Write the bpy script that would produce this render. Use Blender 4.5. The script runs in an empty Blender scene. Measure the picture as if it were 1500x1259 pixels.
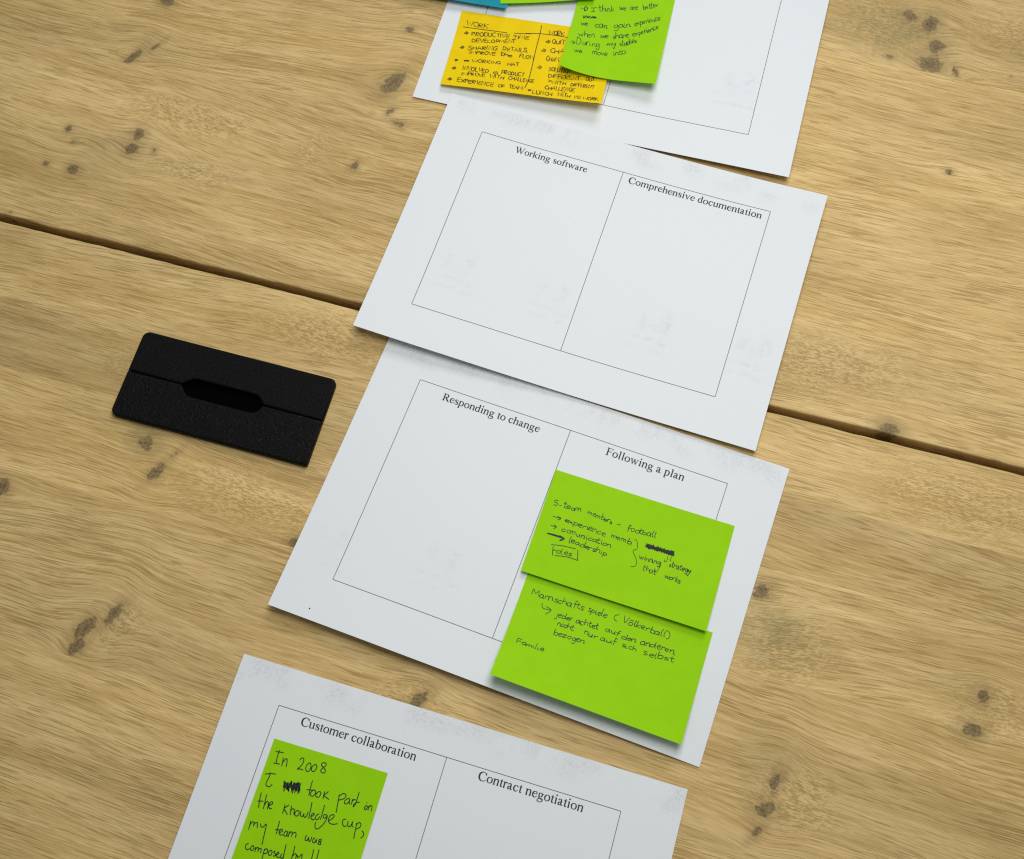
import bpy, bmesh, math
import numpy as np
from mathutils import Matrix, Vector

# ------------------------------------------------------------------ camera, light, exposure
scene = bpy.context.scene
col = scene.collection
MM = 0.001

cam_data = bpy.data.cameras.new("camera")
cam = bpy.data.objects.new("camera", cam_data)
col.objects.link(cam)
CAM_F, CAM_PITCH, CAM_ROLL, CAM_H = 1680.904, 0.351945, -0.045243, 754.444
cp, sp = math.cos(CAM_PITCH), math.sin(CAM_PITCH)
cr, sr = math.cos(CAM_ROLL), math.sin(CAM_ROLL)
fw = Vector((0, sp, -cp)); up0 = Vector((0, cp, sp)); rt0 = Vector((1, 0, 0))
rt = cr * rt0 + sr * up0
up = -sr * rt0 + cr * up0
cam.matrix_world = Matrix(((rt.x, up.x, -fw.x, 0), (rt.y, up.y, -fw.y, 0), (rt.z, up.z, -fw.z, CAM_H * MM), (0, 0, 0, 1)))
cam_data.sensor_width = 36.0
cam_data.lens = 36.0 * CAM_F / 1500.0
cam_data.clip_start = 0.01
cam_data.clip_end = 50
cam_data.dof.use_dof = True
cam_data.dof.focus_distance = 0.79
cam_data.dof.aperture_fstop = cam_data.lens / 1.8
scene.camera = cam

world = bpy.data.worlds.new("World")
scene.world = world
world.use_nodes = True
bg = world.node_tree.nodes["Background"]
bg.inputs[0].default_value = (0.92, 0.97, 1.0, 1)
bg.inputs[1].default_value = 0.15


def area(name, loc, target, sx, sy, power, color):
    ld = bpy.data.lights.new(name, 'AREA')
    ld.shape = 'RECTANGLE'; ld.size = sx; ld.size_y = sy
    ld.energy = power; ld.color = color
    o = bpy.data.objects.new(name, ld); col.objects.link(o)
    o.location = loc
    o.rotation_euler = (Vector(target) - Vector(loc)).to_track_quat('-Z', 'Y').to_euler()
    return o


area("ceiling_panel_far", (0.85, 2.60, 2.00), (0.05, 0.3, 0), 1.35, 1.05, 29, (0.985, 0.985, 0.985))
area("unseen_overhead_light", (0.15, 0.42, 0.92), (0.12, 0.42, 0), 0.55, 0.45, 4.6, (1.0, 0.985, 0.95))  # unseen light, hung low for a bright middle and stronger falloff

scene.cycles.pixel_filter_type = 'BLACKMAN_HARRIS'
scene.cycles.filter_width = 1.2
scene.view_settings.view_transform = 'Standard'
scene.view_settings.look = 'None'
scene.view_settings.exposure = 0.19
scene.view_settings.gamma = 1.0
scene.view_settings.use_curve_mapping = False

# ------------------------------------------------------------------ helpers
TABLE_ANGLE = math.radians(-18.031)
ct, st_ = math.cos(TABLE_ANGLE), math.sin(TABLE_ANGLE)


def tag(o, label=None, cat=None, group=None, kind=None):
    if label: o['label'] = label
    if cat: o['category'] = cat
    if group: o['group'] = group
    if kind: o['kind'] = kind
    return o


def empty(name, loc=(0, 0, 0), rz=0.0):
    o = bpy.data.objects.new(name, None)
    o.empty_display_size = 0.02
    o.location = loc; o.rotation_euler = (0, 0, rz)
    col.objects.link(o)
    return o


def link_mesh(name, verts, faces, mats, parent=None, smooth=True, mat_idx=None, attrs=None):
    me = bpy.data.meshes.new(name)
    if isinstance(faces, np.ndarray):
        verts = np.asarray(verts, dtype=np.float32)
        n = faces.shape[1]
        me.vertices.add(len(verts)); me.vertices.foreach_set("co", verts.ravel())
        me.loops.add(faces.size); me.loops.foreach_set("vertex_index", faces.ravel().astype(np.int32))
        me.polygons.add(len(faces))
        me.polygons.foreach_set("loop_start", (np.arange(len(faces)) * n).astype(np.int32))
    else:
        me.from_pydata([tuple(v) for v in verts], [], [tuple(f) for f in faces])
    for m in mats: me.materials.append(m)
    me.update(calc_edges=True)
    me.polygons.foreach_set("use_smooth", [smooth] * len(me.polygons))
    if mat_idx is not None: me.polygons.foreach_set("material_index", mat_idx)
    for k, a in (attrs or {}).items():
        at = me.attributes.new(k, 'FLOAT', 'POINT')
        at.data.foreach_set("value", np.asarray(a, dtype=np.float32))
    me.validate()
    o = bpy.data.objects.new(name, me)
    col.objects.link(o)
    if parent: o.parent = parent
    return o


class VNoise:
    """smooth value noise on a wrapped random lattice"""
    def __init__(self, seed):
        self.g = np.random.RandomState(seed).rand(128, 128) * 2 - 1
    def __call__(self, x, y):
        x = np.asarray(x, float); y = np.asarray(y, float)
        xi = np.floor(x).astype(int); yi = np.floor(y).astype(int)
        fx = x - xi; fy = y - yi
        fx = fx * fx * fx * (fx * (fx * 6 - 15) + 10); fy = fy * fy * fy * (fy * (fy * 6 - 15) + 10)
        g = self.g
        a = g[xi % 128, yi % 128]; b = g[(xi + 1) % 128, yi % 128]
        c = g[xi % 128, (yi + 1) % 128]; d = g[(xi + 1) % 128, (yi + 1) % 128]
        return (a * (1 - fx) + b * fx) * (1 - fy) + (c * (1 - fx) + d * fx) * fy


class NT:
    """small wrapper for building node trees"""
    def __init__(self, name):
        self.m = bpy.data.materials.new(name); self.m.use_nodes = True
        self.t = self.m.node_tree
        self.b = self.t.nodes["Principled BSDF"]
    def n(self, typ, **kw):
        nd = self.t.nodes.new(typ)
        for k, v in kw.items(): setattr(nd, k, v)
        return nd
    def l(self, a, b): self.t.links.new(a, b)
    def inp(self, sock, v):
        if isinstance(v, bpy.types.NodeSocket): self.l(v, sock)
        else: sock.default_value = v
    def math(self, op, a, b=0.0, c=0.0, clamp=False):
        nd = self.n("ShaderNodeMath", operation=op, use_clamp=clamp)
        for i, v in enumerate((a, b, c)): self.inp(nd.inputs[i], v)
        return nd.outputs[0]
    def attr(self, name):
        return self.n("ShaderNodeAttribute", attribute_name=name).outputs["Fac"]
    def comb(self, x, y, z):
        nd = self.n("ShaderNodeCombineXYZ")
        for i, v in enumerate((x, y, z)): self.inp(nd.inputs[i], v)
        return nd.outputs[0]
    def noise(self, vec, scale=1.0, detail=2.0, rough=0.5, dist=0.0):
        nd = self.n("ShaderNodeTexNoise")
        if vec is not None: self.l(vec, nd.inputs["Vector"])
        nd.inputs["Scale"].default_value = scale; nd.inputs["Detail"].default_value = detail
        nd.inputs["Roughness"].default_value = rough; nd.inputs["Distortion"].default_value = dist
        return nd.outputs[0]
    def ramp(self, v, lo, hi, a=0.0, b=1.0, smooth=True):
        nd = self.n("ShaderNodeMapRange", interpolation_type='SMOOTHSTEP' if smooth else 'LINEAR')
        self.inp(nd.inputs[0], v)
        for i, q in enumerate((lo, hi, a, b)): self.inp(nd.inputs[1 + i], q)
        return nd.outputs[0]
    def mix(self, fac, a, b, blend='MIX'):
        nd = self.n("ShaderNodeMix", data_type='RGBA', blend_type=blend)
        self.inp(nd.inputs[0], fac)
        for s, v in ((nd.inputs[6], a), (nd.inputs[7], b)):
            if isinstance(v, tuple): v = (*v, 1.0)
            self.inp(s, v)
        return nd.outputs[2]
    def bump(self, h, strength, dist):
        nd = self.n("ShaderNodeBump")
        nd.inputs["Strength"].default_value = strength; nd.inputs["Distance"].default_value = dist
        self.l(h, nd.inputs["Height"]); self.l(nd.outputs[0], self.b.inputs["Normal"])


# ------------------------------------------------------------------ materials
def oak_material():
    k = NT("oak")
    co = k.n("ShaderNodeTexCoord").outputs["Object"]
    sx = k.n("ShaderNodeSeparateXYZ"); k.l(co, sx.inputs[0])
    X = sx.outputs[0]
    flow, kd, fleck, tone, seed, green = [k.attr(a) for a in ("flow", "knot", "fleck", "tone", "seed", "green")]
    def streak(ax, ay, detail, rough, dist=0.0, off=0.0):
        return k.noise(k.comb(k.math('MULTIPLY', X, ax), k.math('MULTIPLY', flow, ay), k.math('ADD', seed, off)), 1.0, detail, rough, dist)
    broad = streak(4, 40, 3, 0.55)
    mid = streak(17, 170, 2, 0.5, 0.2, 3)
    fine = streak(34, 1050, 2, 0.55, 0.35, 5)
    pores = streak(40, 1150, 1, 0.5, 0.4, 7)
    hair = streak(120, 2300, 1, 0.5, 0.3, 13)
    pmod = streak(10, 42, 2, 0.5, 0.0, 17)
    grainy = k.noise(co, 1500, 2, 0.6)
    # ripple figure where the rays surface
    rip = k.noise(k.comb(k.math('MULTIPLY', X, 250), k.math('MULTIPLY', flow, 1000), seed), 1.0, 2, 0.5, 0.7)
    rip_d = k.math('MULTIPLY', k.ramp(rip, 0.53, 0.38), fleck)
    rip_l = k.math('MULTIPLY', k.ramp(rip, 0.5, 0.64), fleck)
    calm = k.math('SUBTRACT', 1.0, k.math('MULTIPLY', fleck, 0.7))
    d1 = k.math('MULTIPLY', k.ramp(pores, k.math('MULTIPLY_ADD', pmod, 0.34, 0.255), k.math('MULTIPLY_ADD', pmod, 0.34, 0.185)), calm)
    fd = k.math('MULTIPLY', k.ramp(fine, 0.495, 0.375), calm)
    fl_ = k.math('MULTIPLY', k.ramp(fine, 0.52, 0.64), calm)
    hd = k.ramp(hair, 0.5, 0.34)
    c = k.mix(k.ramp(broad, 0.3, 0.7), (0.590, 0.400, 0.152), (0.745, 0.532, 0.236))
    c = k.mix(k.math('MULTIPLY', k.ramp(mid, 0.55, 0.36), 0.20), c, (0.45, 0.29, 0.088))
    c = k.mix(k.math('MULTIPLY', k.ramp(mid, 0.52, 0.70), 0.20), c, (0.78, 0.60, 0.28))
    c = k.mix(k.math('MULTIPLY', fl_, 0.30), c, (0.90, 0.71, 0.36))
    c = k.mix(k.math('MULTIPLY', fd, 0.27), c, (0.39, 0.25, 0.072))
    c = k.mix(k.math('MULTIPLY', d1, 0.50), c, (0.29, 0.175, 0.045))
    c = k.mix(k.math('MULTIPLY', hd, 0.20), c, (0.33, 0.21, 0.07))
    c = k.mix(k.math('MULTIPLY', rip_d, 0.60), c, (0.35, 0.225, 0.07))
    c = k.mix(k.math('MULTIPLY', rip_l, 0.22), c, (0.86, 0.68, 0.34))
    c = k.mix(k.math('MULTIPLY', k.ramp(grainy, 0.55, 0.75), 0.16), c, (0.36, 0.24, 0.09))
    # stave tone
    c = k.mix(1.0, c, k.comb(tone, tone, tone), 'MULTIPLY')
    # olive mineral tint
    c = k.mix(k.math('MULTIPLY', green, 0.45), c, (0.22, 0.20, 0.085))
    # knots
    kn = k.noise(co, 190, 4, 0.6)
    q = k.math('ADD', kd, k.math('MULTIPLY_ADD', kn, 1.5, -0.72))
    halo = k.math('MULTIPLY', k.ramp(q, 2.6, 0.7), 0.42)
    c = k.mix(halo, c, (0.27, 0.19, 0.08))
    kn2 = k.noise(co, 620, 3, 0.65)
    ring = k.math('SINE', k.math('MULTIPLY_ADD', kn2, 5.0, k.math('MULTIPLY', q, 9.0)))
    core = k.ramp(q, 1.16, 0.66)
    rim = k.math('MULTIPLY', k.ramp(q, 0.35, 0.85), core)
    kc = k.mix(k.ramp(ring, -1.0, 1.0), (0.145, 0.098, 0.046), (0.26, 0.19, 0.092))
    kc = k.mix(k.ramp(kn2, 0.50, 0.64), kc, (0.06, 0.04, 0.02))
    kc = k.mix(k.math('MULTIPLY', k.math('MULTIPLY', rim, k.ramp(kn2, 0.36, 0.6)), 0.6), kc, (0.085, 0.058, 0.028))
    c = k.mix(k.math('MULTIPLY', core, 0.84), c, kc)
    k.l(c, k.b.inputs["Base Color"])
    h = k.math('SUBTRACT', k.math('MULTIPLY', fine, 1.4), k.math('ADD', d1, rip_d))
    k.bump(h, 0.5, 0.0003)
    k.inp(k.b.inputs["Roughness"], k.math('MULTIPLY_ADD', d1, 0.15, 0.52))
    k.b.inputs["Specular IOR Level"].default_value = 0.19
    return k.m


def paper_material():
    k = NT("office_paper")
    uv = k.n("ShaderNodeTexCoord").outputs["Object"]
    sm = k.attr("smudge"); em = k.attr("edge_smudge")
    mp = k.n("ShaderNodeMapping"); k.l(uv, mp.inputs[0]); mp.inputs["Rotation"].default_value = (0, 0, 0.35)
    sx = k.n("ShaderNodeSeparateXYZ"); k.l(mp.outputs[0], sx.inputs[0])
    def scr(ax, ay, z): return k.noise(k.comb(k.math('MULTIPLY', sx.outputs[0], ax), k.math('MULTIPLY', sx.outputs[1], ay), z), 1.0, 3, 0.65)
    n1 = k.math('MAXIMUM', k.math('MULTIPLY', scr(1500, 380, 3.0), 0.96), scr(330, 1700, 7.0))
    n2 = k.math('MAXIMUM', scr(330, 900, 0.0), k.math('MULTIPLY', scr(1400, 420, 5.0), 0.95))
    n3 = k.noise(uv, 260, 4, 0.7)
    fib = k.noise(uv, 2600, 2, 0.6)
    c = k.mix(k.ramp(n3, 0.3, 0.7), (0.79, 0.828, 0.858), (0.805, 0.84, 0.868))
    a = k.math('MULTIPLY', sm, k.math('MULTIPLY_ADD', k.ramp(n2, 0.46, 0.68), 0.8, 0.2))
    c = k.mix(k.math('MULTIPLY', a, 0.42), c, (0.42, 0.42, 0.46))
    b = k.math('MULTIPLY', em, k.math('MULTIPLY_ADD', k.ramp(n1, 0.50, 0.70), 0.88, 0.12))
    c = k.mix(k.math('MULTIPLY', b, 0.5), c, (0.40, 0.39, 0.41))
    k.l(c, k.b.inputs["Base Color"])
    k.bump(fib, 0.10, 0.0001)
    k.b.inputs["Roughness"].default_value = 0.62
    k.b.inputs["Specular IOR Level"].default_value = 0.28
    return k.m


def note_material(name, c1, c2):
    k = NT(name)
    co = k.n("ShaderNodeTexCoord").outputs["Object"]
    n = k.noise(co, 70, 4, 0.6); f = k.noise(co, 1500, 3, 0.7)
    c = k.mix(k.ramp(n, 0.35, 0.65), c1, c2)
    c = k.mix(k.math('MULTIPLY', k.ramp(f, 0.58, 0.7), 0.12), c, tuple(min(1, q * 1.25 + 0.02) for q in c2))
    c = k.mix(k.math('MULTIPLY', k.ramp(f, 0.42, 0.3), 0.10), c, tuple(q * 0.75 for q in c1))
    k.l(c, k.b.inputs["Base Color"])
    k.bump(f, 0.10, 0.0001)
    k.b.inputs["Roughness"].default_value = 0.6
    k.b.inputs["Specular IOR Level"].default_value = 0.08
    return k.m


def ink_material(name, c, rough=0.5):
    k = NT(name)
    co = k.n("ShaderNodeTexCoord").outputs["Object"]
    f = k.noise(co, 1800, 2, 0.6)
    k.l(k.mix(k.ramp(f, 0.3, 0.75), c, tuple(q * 1.9 + 0.006 for q in c)), k.b.inputs["Base Color"])
    k.b.inputs["Roughness"].default_value = rough
    k.b.inputs["Specular IOR Level"].default_value = 0.2
    return k.m


def leather_material(name, sx_, sy_, strength):
    k = NT(name)
    co = k.n("ShaderNodeTexCoord").outputs["Object"]
    mp = k.n("ShaderNodeMapping"); k.l(co, mp.inputs[0]); mp.inputs["Scale"].default_value = (sx_, sy_, 300)
    wrp = k.noise(co, 120, 2, 0.5)
    ad = k.n("ShaderNodeVectorMath", operation='ADD'); k.l(mp.outputs[0], ad.inputs[0])
    k.l(k.comb(k.math('MULTIPLY', wrp, 2.2), k.math('MULTIPLY', wrp, 2.2), 0.0), ad.inputs[1])
    v = k.n("ShaderNodeTexVoronoi", feature='DISTANCE_TO_EDGE'); k.l(ad.outputs[0], v.inputs["Vector"]); v.inputs["Scale"].default_value = 1.0
    h = k.ramp(v.outputs["Distance"], 0.0, 0.22)
    n = k.noise(co, 60, 3, 0.6)
    k.l(k.mix(h, (0.001, 0.001, 0.001), (0.0035, 0.0035, 0.0032)), k.b.inputs["Base Color"])
    k.bump(h, strength, 0.0004)
    k.inp(k.b.inputs["Roughness"], k.math('MULTIPLY_ADD', n, 0.2, 0.40))
    k.b.inputs["Specular IOR Level"].default_value = 0.13
    return k.m


M_OAK = oak_material()
M_PAPER = paper_material()
M_GREEN = note_material("lime_note_paper", (0.305, 0.645, 0.003), (0.322, 0.665, 0.004))
M_YELLOW = note_material("yellow_note_paper", (0.86, 0.60, 0.002), (0.90, 0.645, 0.003))
M_TEAL = note_material("teal_note_paper", (0.012, 0.275, 0.36), (0.016, 0.30, 0.39))
M_INK = ink_material("ballpoint_ink", (0.006, 0.011, 0.012))
M_INK_Y = ink_material("brown_black_ink", (0.028, 0.019, 0.003))
M_TONER = ink_material("printer_toner", (0.016, 0.016, 0.018))
M_LINE = ink_material("thin_toner_line", (0.085, 0.085, 0.09))
M_LEATHER_A = leather_material("pebbled_black_leather", 900, 900, 0.5)
M_LEATHER_B = leather_material("creased_black_leather", 900, 300, 0.6)
k = NT("painted_recess_shade"); k.b.inputs["Roughness"].default_value = 0.8  # near-black colour stands in for shade down in the gap and slot
k.l(k.mix(k.noise(k.n("ShaderNodeTexCoord").outputs["Object"], 200), (0.0006, 0.0006, 0.0006), (0.0012, 0.001, 0.001)), k.b.inputs["Base Color"])
k.b.inputs["Specular IOR Level"].default_value = 0.02
M_BLACK = k.m

# ------------------------------------------------------------------ oak table: two slabs of glued staves with a gap
KNOTS = [  # x, y, rx, ry, lean, strength   (table millimetres)
    (-457, 549, 6, 6, 0, 1), (-464, 489, 4, 11, -.5, .9), (-450, 503, 3, 9, -.6, .45), (-431.6, 423, 5, 5.5, 0, 1), (-432, 409, 6, 6, 0, .9),
    (-415, 412, 3, 4, 0, .5), (-486.6, 413, 4, 4, 0, .7), (-478, 403, 2.5, 3, 0, .6), (-469, 380, 5, 4.5, 0, 1), (-491, 379, 3.5, 3, 0, .7),
    (-254.4, 520, 7, 12, -.35, 1.15), (-249, 493, 3, 4.5, -.4, .8), (-239, 484, 5.5, 3, .3, .8), (-262, 487, 3, 2, 0, .5), (-260, 439, 3.5, 4, -.3, .9),
    (-257, 572, 5, 3.5, 0, .8), (-262, 590, 2, 1.5, 0, .6), (-499.8, 333, 1.6, 1.3, 0, 1.1),
    (127, 688, 8, 7, .3, .6), (144, 684, 6, 9, -.2, 1), (152, 663, 7, 8, 0, .9), (150, 645, 10, 8, 0, 1.05), (170, 643, 2.5, 7, .4, .8), (118, 644, 4, 3, 0, .6), (212, 650, 2, 1.5, 0, .6),
    (178, 551, 3.6, 2.6, 0, 1), (168, 333, 8, 5, 0, .85),
    (-416, 129, 6, 7, 0, 1), (-331, 186, 9, 8, .2, .55), (-308, 184, 3, 6, -.6, .45), (-316, 168, 5, 8, -.4, .85), (-321, 54, 5.5, 9, -.35, .95), (-322, 41, 5, 6, -.2, .95), (-306, 68, 4.5, 9, -.35, .9),
    (-206, 146, 5, 5, 0, .8), (-94, 68, 5, 9, -.5, .8), (-99, 60, 8, 4, 0, .6), (105, 197, 7, 8, -.2, .75), (254.7, 168, 4, 5, 0, 1), (251, 144.5, 7, 5, -.3, 1),
    (137, 80, 4, 9, -.2, .75), (134, 62, 7, 6, -.3, .8), (132, 48, 4, 7, -.5, .6),
    (-60, 400, 5, 5, 0, .8), (330, 450, 6, 6, 0, 1), (380, 90, 6, 8, 0, 1), (-560, 200, 7, 6, 0, 1), (420, 600, 7, 9, 0, 1), (-600, 620, 6, 6, 0, 1)]
FLECKS = [(-236, 297, 48, 20), (-246, 168, 62, 20), (225, 292, 75, 24), (122, 166, 36, 24), (-400, 448, 60, 16), 
          (262, 160, 30, 20), (120, 370, 60, 24), (-295, 445, 12, 16), (150, 72, 30, 22), (-300, 62, 14, 18), (110, 676, 45, 25), (-345, 235, 40, 14), (-100, 66, 30, 14), (-185, 160, 30, 20), (230, 690, 60, 22), (-380, 400, 40, 12)]
GREENS = [(112, 672, 40, 26, .8), (116, 172, 26, 22, .75), (-330, 188, 22, 12, .6), (-450, 402, 40, 22, .35), (-275, 515, 34, 22, .35), (128, 92, 16, 18, .4), (-455, 505, 24, 18, .35), (250, 160, 25, 20, .25), (165, 334, 16, 8, .5)]
na, nb, nc, nd_ = VNoise(1), VNoise(2), VNoise(3), VNoise(4)


def wood_attrs(X, Y, lo, hi, seed, tilt, tone):
    flow = Y + 6 * na(X / 210 + seed * 3.1, Y / 80 + seed) + 1.5 * nb(X / 70 + seed, Y / 30) + 0.45 * nc(X / 26, Y / 12 + seed) + tilt * X
    # a slow arch so the growth rings run out of the face as tongues
    flow = flow + 9 * np.sin(X / 165 + seed * 2.3) * np.clip((Y - lo) / (hi - lo), 0, 1)
    kd = np.full_like(X, 4.0)
    for (kx, ky, rx, ry, lean, s) in KNOTS:
        if not (lo - 2 <= ky <= hi + 2): continue
        dx = X - kx; dy = Y - ky
        flow = flow - 0.85 * ry * s * np.tanh(dy / ry) * np.exp(-(dx / (3.6 * max(rx, 4))) ** 2) * np.exp(-np.abs(dy) / (4.5 * ry))
        ddx = dx + lean * dy
        q = np.sqrt((ddx / rx) ** 2 + (dy / ry) ** 2) + (1 - min(s, 1)) * 0.75
        kd = np.minimum(kd, q)
    fl = np.zeros_like(X); gr = np.zeros_like(X)
    for (fx, fy, a, b) in FLECKS:
        if lo - 4 <= fy <= hi + 4:
            fl = np.maximum(fl, np.clip(1.5 * np.exp(-((X - fx) / a) ** 2 - ((Y - fy) / b) ** 2) + 0.35 * nd_(X / 18, Y / 9) - 0.2, 0, 1))
    for (fx, fy, a, b, s) in GREENS:
        if lo - 4 <= fy <= hi + 4:
            gr = np.maximum(gr, np.clip(s * np.exp(-((X - fx) / a) ** 2 - ((Y - fy) / b) ** 2) * (1 + 0.6 * nd_(X / 11 + 5, Y / 7)), 0, 1))
    tn = tone * (1 + 0.09 * nb(X / 260 + seed, flow / 34 + 9) + 0.05 * nc(X / 120, flow / 13 + seed) + 0.03 * na(X / 45, Y / 30))
    return dict(flow=flow * MM, knot=kd, fleck=fl, tone=tn, seed=np.full_like(X, seed * 11.7), green=gr)


def slab(name, staves, front, back, parent):
    """one slab: strips of staves; front/back tell which end of the row list gets a rounded arris"""
    STEP = 2.6
    xs = np.arange(-760, 620 + STEP, STEP)
    V, Fc, A = [], [], {}
    base = 0
    for i, (lo, hi, seed, tilt, tone) in enumerate(staves):
        ys = list(np.linspace(lo, hi, max(3, int((hi - lo) / STEP))))
        zs = [0.0] * len(ys)
        if i == 0:
            e = [(lo, -40), (lo, -22), (lo, -9), (lo, -4), (lo, -1.3), (lo + .18, -.62), (lo + .55, -.2), (lo + 1.2, 0)]
            ys = [q[0] for q in e] + [y for y in ys if y > lo + 1.5]; zs = [q[1] for q in e] + [0.0] * (len(ys) - len(e))
        if i == len(staves) - 1:
            e = [(hi - 1.2, 0), (hi - .55, -.2), (hi - .18, -.62), (hi, -1.3), (hi, -4), (hi, -9), (hi, -22), (hi, -40)]
            keep = [j for j, y in enumerate(ys) if y < hi - 1.5]
            ys = [ys[j] for j in keep] + [q[0] for q in e]; zs = [zs[j] for j in keep] + [q[1] for q in e]
        ys = np.array(ys); zs = np.array(zs)
        X, Y = np.meshgrid(xs, ys); Z = np.repeat(zs[:, None], len(xs), 1)
        wob = 0.38 * na(xs / 38 + seed, xs * 0 + seed) + 0.22 * nb(xs / 9 + seed, xs * 0) - 0.5 * np.clip(nc(xs / 14, xs * 0 + seed) - 0.62, 0, 1)
        # small irregularity of the planed edges
        if i == 0: Y = Y + wob[None, :] * np.clip(1 - (Y - lo) / 12, 0, 1)
        if i == len(staves) - 1: Y = Y + wob[None, :] * np.clip(1 - (hi - Y) / 12, 0, 1)
        a = wood_attrs(X, Y - 0.35 * Z, lo, hi, seed, tilt, tone)
        V.append(np.stack([X, Y, Z], -1).reshape(-1, 3) * MM)
        for k_, v_ in a.items(): A.setdefault(k_, []).append(v_.ravel())
        r, c_ = len(ys), len(xs)
        idx = np.arange(r * c_).reshape(r, c_) + base
        Fc.append(np.stack([idx[:-1, :-1], idx[:-1, 1:], idx[1:, 1:], idx[1:, :-1]], -1).reshape(-1, 4))
        base += r * c_
    o = link_mesh(name, np.concatenate(V), np.concatenate(Fc), [M_OAK], parent, True, None, {k_: np.concatenate(v_) for k_, v_ in A.items()})
    return o


table = empty("wooden_table", (0, 0, 0), TABLE_ANGLE)
tag(table, "pale knotty oak table top with a narrow dark gap between its two slabs", "table")
slab("tabletop_slab", [(329.4, 482.5, 1.0, .015, 1.0), (482.5, 637.0, 2.0, -.02, 1.02), (637.0, 790, 3.0, .02, .97), (790, 930, 4.0, 0, 1.0)], 0, 0, table)
slab("tabletop_slab", [(-330, -190, 5.0, .02, .98), (-190, -66, 6.0, -.02, 1.0), (-66, 34, 7.0, .03, .97), (34, 142.5, 8.0, .035, .965), (142.5, 213.5, 9.0, -.01, 1.05), (213.5, 264.8, 10.0, .02, .88), (264.8, 323.6, 11.0, -.015, 1.03)], 0, 0, table)
# added black strip low in the gap, blocks light from below
b = [(-.76, .3205, -.030), (.62, .3205, -.030), (.62, .3325, -.030), (-.76, .3325, -.030), (-.76, .3205, -.016), (.62, .3205, -.016), (.62, .3325, -.016), (-.76, .3325, -.016)]
b = [(x, min(max(y, .32365), .32935), z) for x, y, z in b]
link_mesh("gap_light_stop", b, [(0, 3, 2, 1), (4, 5, 6, 7), (0, 1, 5, 4), (2, 3, 7, 6), (1, 2, 6, 5), (3, 0, 4, 7)], [M_BLACK], table, False)

# ------------------------------------------------------------------ curved paper surfaces
SHEETS = [(-0.9834, 757.5074, -0.3156, 0.9505, 1.0049, 0.9244, 2.5306, -0.0676, -0.0019, 4.6523), (-34.7856, 554.0493, -0.3682, 3.5696, 4.104, 5.7447, -0.0466, -0.4238, 4.4159, 4.8055), (-84.7679, 352.9621, -0.396, -0.0541, 1.1341, 7.2897, -0.0372, 3.7399, 0.834, -0.0092), (-181.1122, 128.2912, -0.3313, 1.4836, -0.0057, 0.4717, -0.0002, -0.007, 2.5407, 0.1085)]
W, H = 297.0, 210.0
Z0 = 0.75


def sheet_point(sp_, u, v):
    x, y, th, a, b, c, d, m, eL, eR = sp_
    cs, sn = math.cos(th), math.sin(th)
    z = Z0 + a * (1 - u) ** 2 * (1 - v) ** 2 + b * u ** 2 * (1 - v) ** 2 + c * (1 - u) ** 1.5 * v ** 2 + d * u ** 1.5 * v ** 2 + m * 4 * u * (1 - u) * v ** 2 + eL * (1 - u) ** 2 + eR * u ** 2
    z = z + 0.32 * np.sin(6.3 * u * 1.6 + 9 * th + 2.2 * v) + 0.20 * np.sin(6.3 * v * 1.4 - 3.1 * u + 20 * th)
    X = u * W; Y = v * H
    return x + cs * X + sn * Y, y + sn * X - cs * Y, z


def sheet_inverse(sp_, x, y):
    cs, sn = math.cos(sp_[2]), math.sin(sp_[2])
    dx, dy = x - sp_[0], y - sp_[1]
    return (cs * dx + sn * dy) / W, (sn * dx - cs * dy) / H


def sheet_height(i, x, y):
    u, v = sheet_inverse(SHEETS[i], x, y)
    return sheet_point(SHEETS[i], np.clip(u, 0, 1), np.clip(v, 0, 1))[2]


def sheet_surface(i):
    """world position of sheet i at paper millimetres (px, py); where a sheet lies on the next one it rides above it"""
    def f(px, py, dz=0.0):
        u = np.asarray(px, float) / W; v = np.asarray(py, float) / H
        x, y, z = sheet_point(SHEETS[i], u, v)
        for j in SHEET_OVER.get(i, ()):
            uu, vv = sheet_inverse(SHEETS[j], x, y)
            m = 14.0
            inside = np.clip(np.minimum.reduce([uu * W, (1 - uu) * W, vv * H, (1 - vv) * H]) / m + 1.0, 0, 1)
            inside = inside * inside * (3 - 2 * inside)
            zj = sheet_point(SHEETS[j], np.clip(uu, 0, 1), np.clip(vv, 0, 1))[2]
            z = np.maximum(z, (zj + 0.35) * inside)
        return np.stack([x, y, z + dz], -1) * MM
    return f


SHEET_OVER = {1: (0, 2)}      # the second sheet lies over the first and the third


def grid_solid(name, surf, w, h, nu, nv, thick, mats, parent=None, extra=None):
    px, py = np.meshgrid(np.linspace(0, w, nu), np.linspace(0, h, nv))
    top = surf(px, py).reshape(-1, 3)
    bot = surf(px, py, -thick).reshape(-1, 3)
    n = nu * nv
    idx = np.arange(n).reshape(nv, nu)
    ft = np.stack([idx[1:, :-1], idx[1:, 1:], idx[:-1, 1:], idx[:-1, :-1]], -1).reshape(-1, 4)
    fb = ft[:, ::-1] + n
    ring = np.concatenate([idx[0, :-1], idx[:-1, -1], idx[-1, :0:-1], idx[:0:-1, 0]])
    k0 = 2 * n; r_ = len(ring); j = np.arange(r_); jn = (j + 1) % r_
    fs = np.stack([k0 + j, k0 + jn, k0 + r_ + jn, k0 + r_ + j], -1)
    at = {}
    if extra:
        for k_, a in extra(px, py).items(): at[k_] = np.concatenate([a.ravel(), np.zeros(n + 2 * r_)])
    o = link_mesh(name, np.concatenate([top, bot, top[ring], bot[ring]]), np.concatenate([ft, fb, fs]), mats, parent, True, None, at)
    o.data.polygons.foreach_set("use_smooth", [True] * (len(ft) * 2) + [False] * len(fs))
    return o


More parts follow.
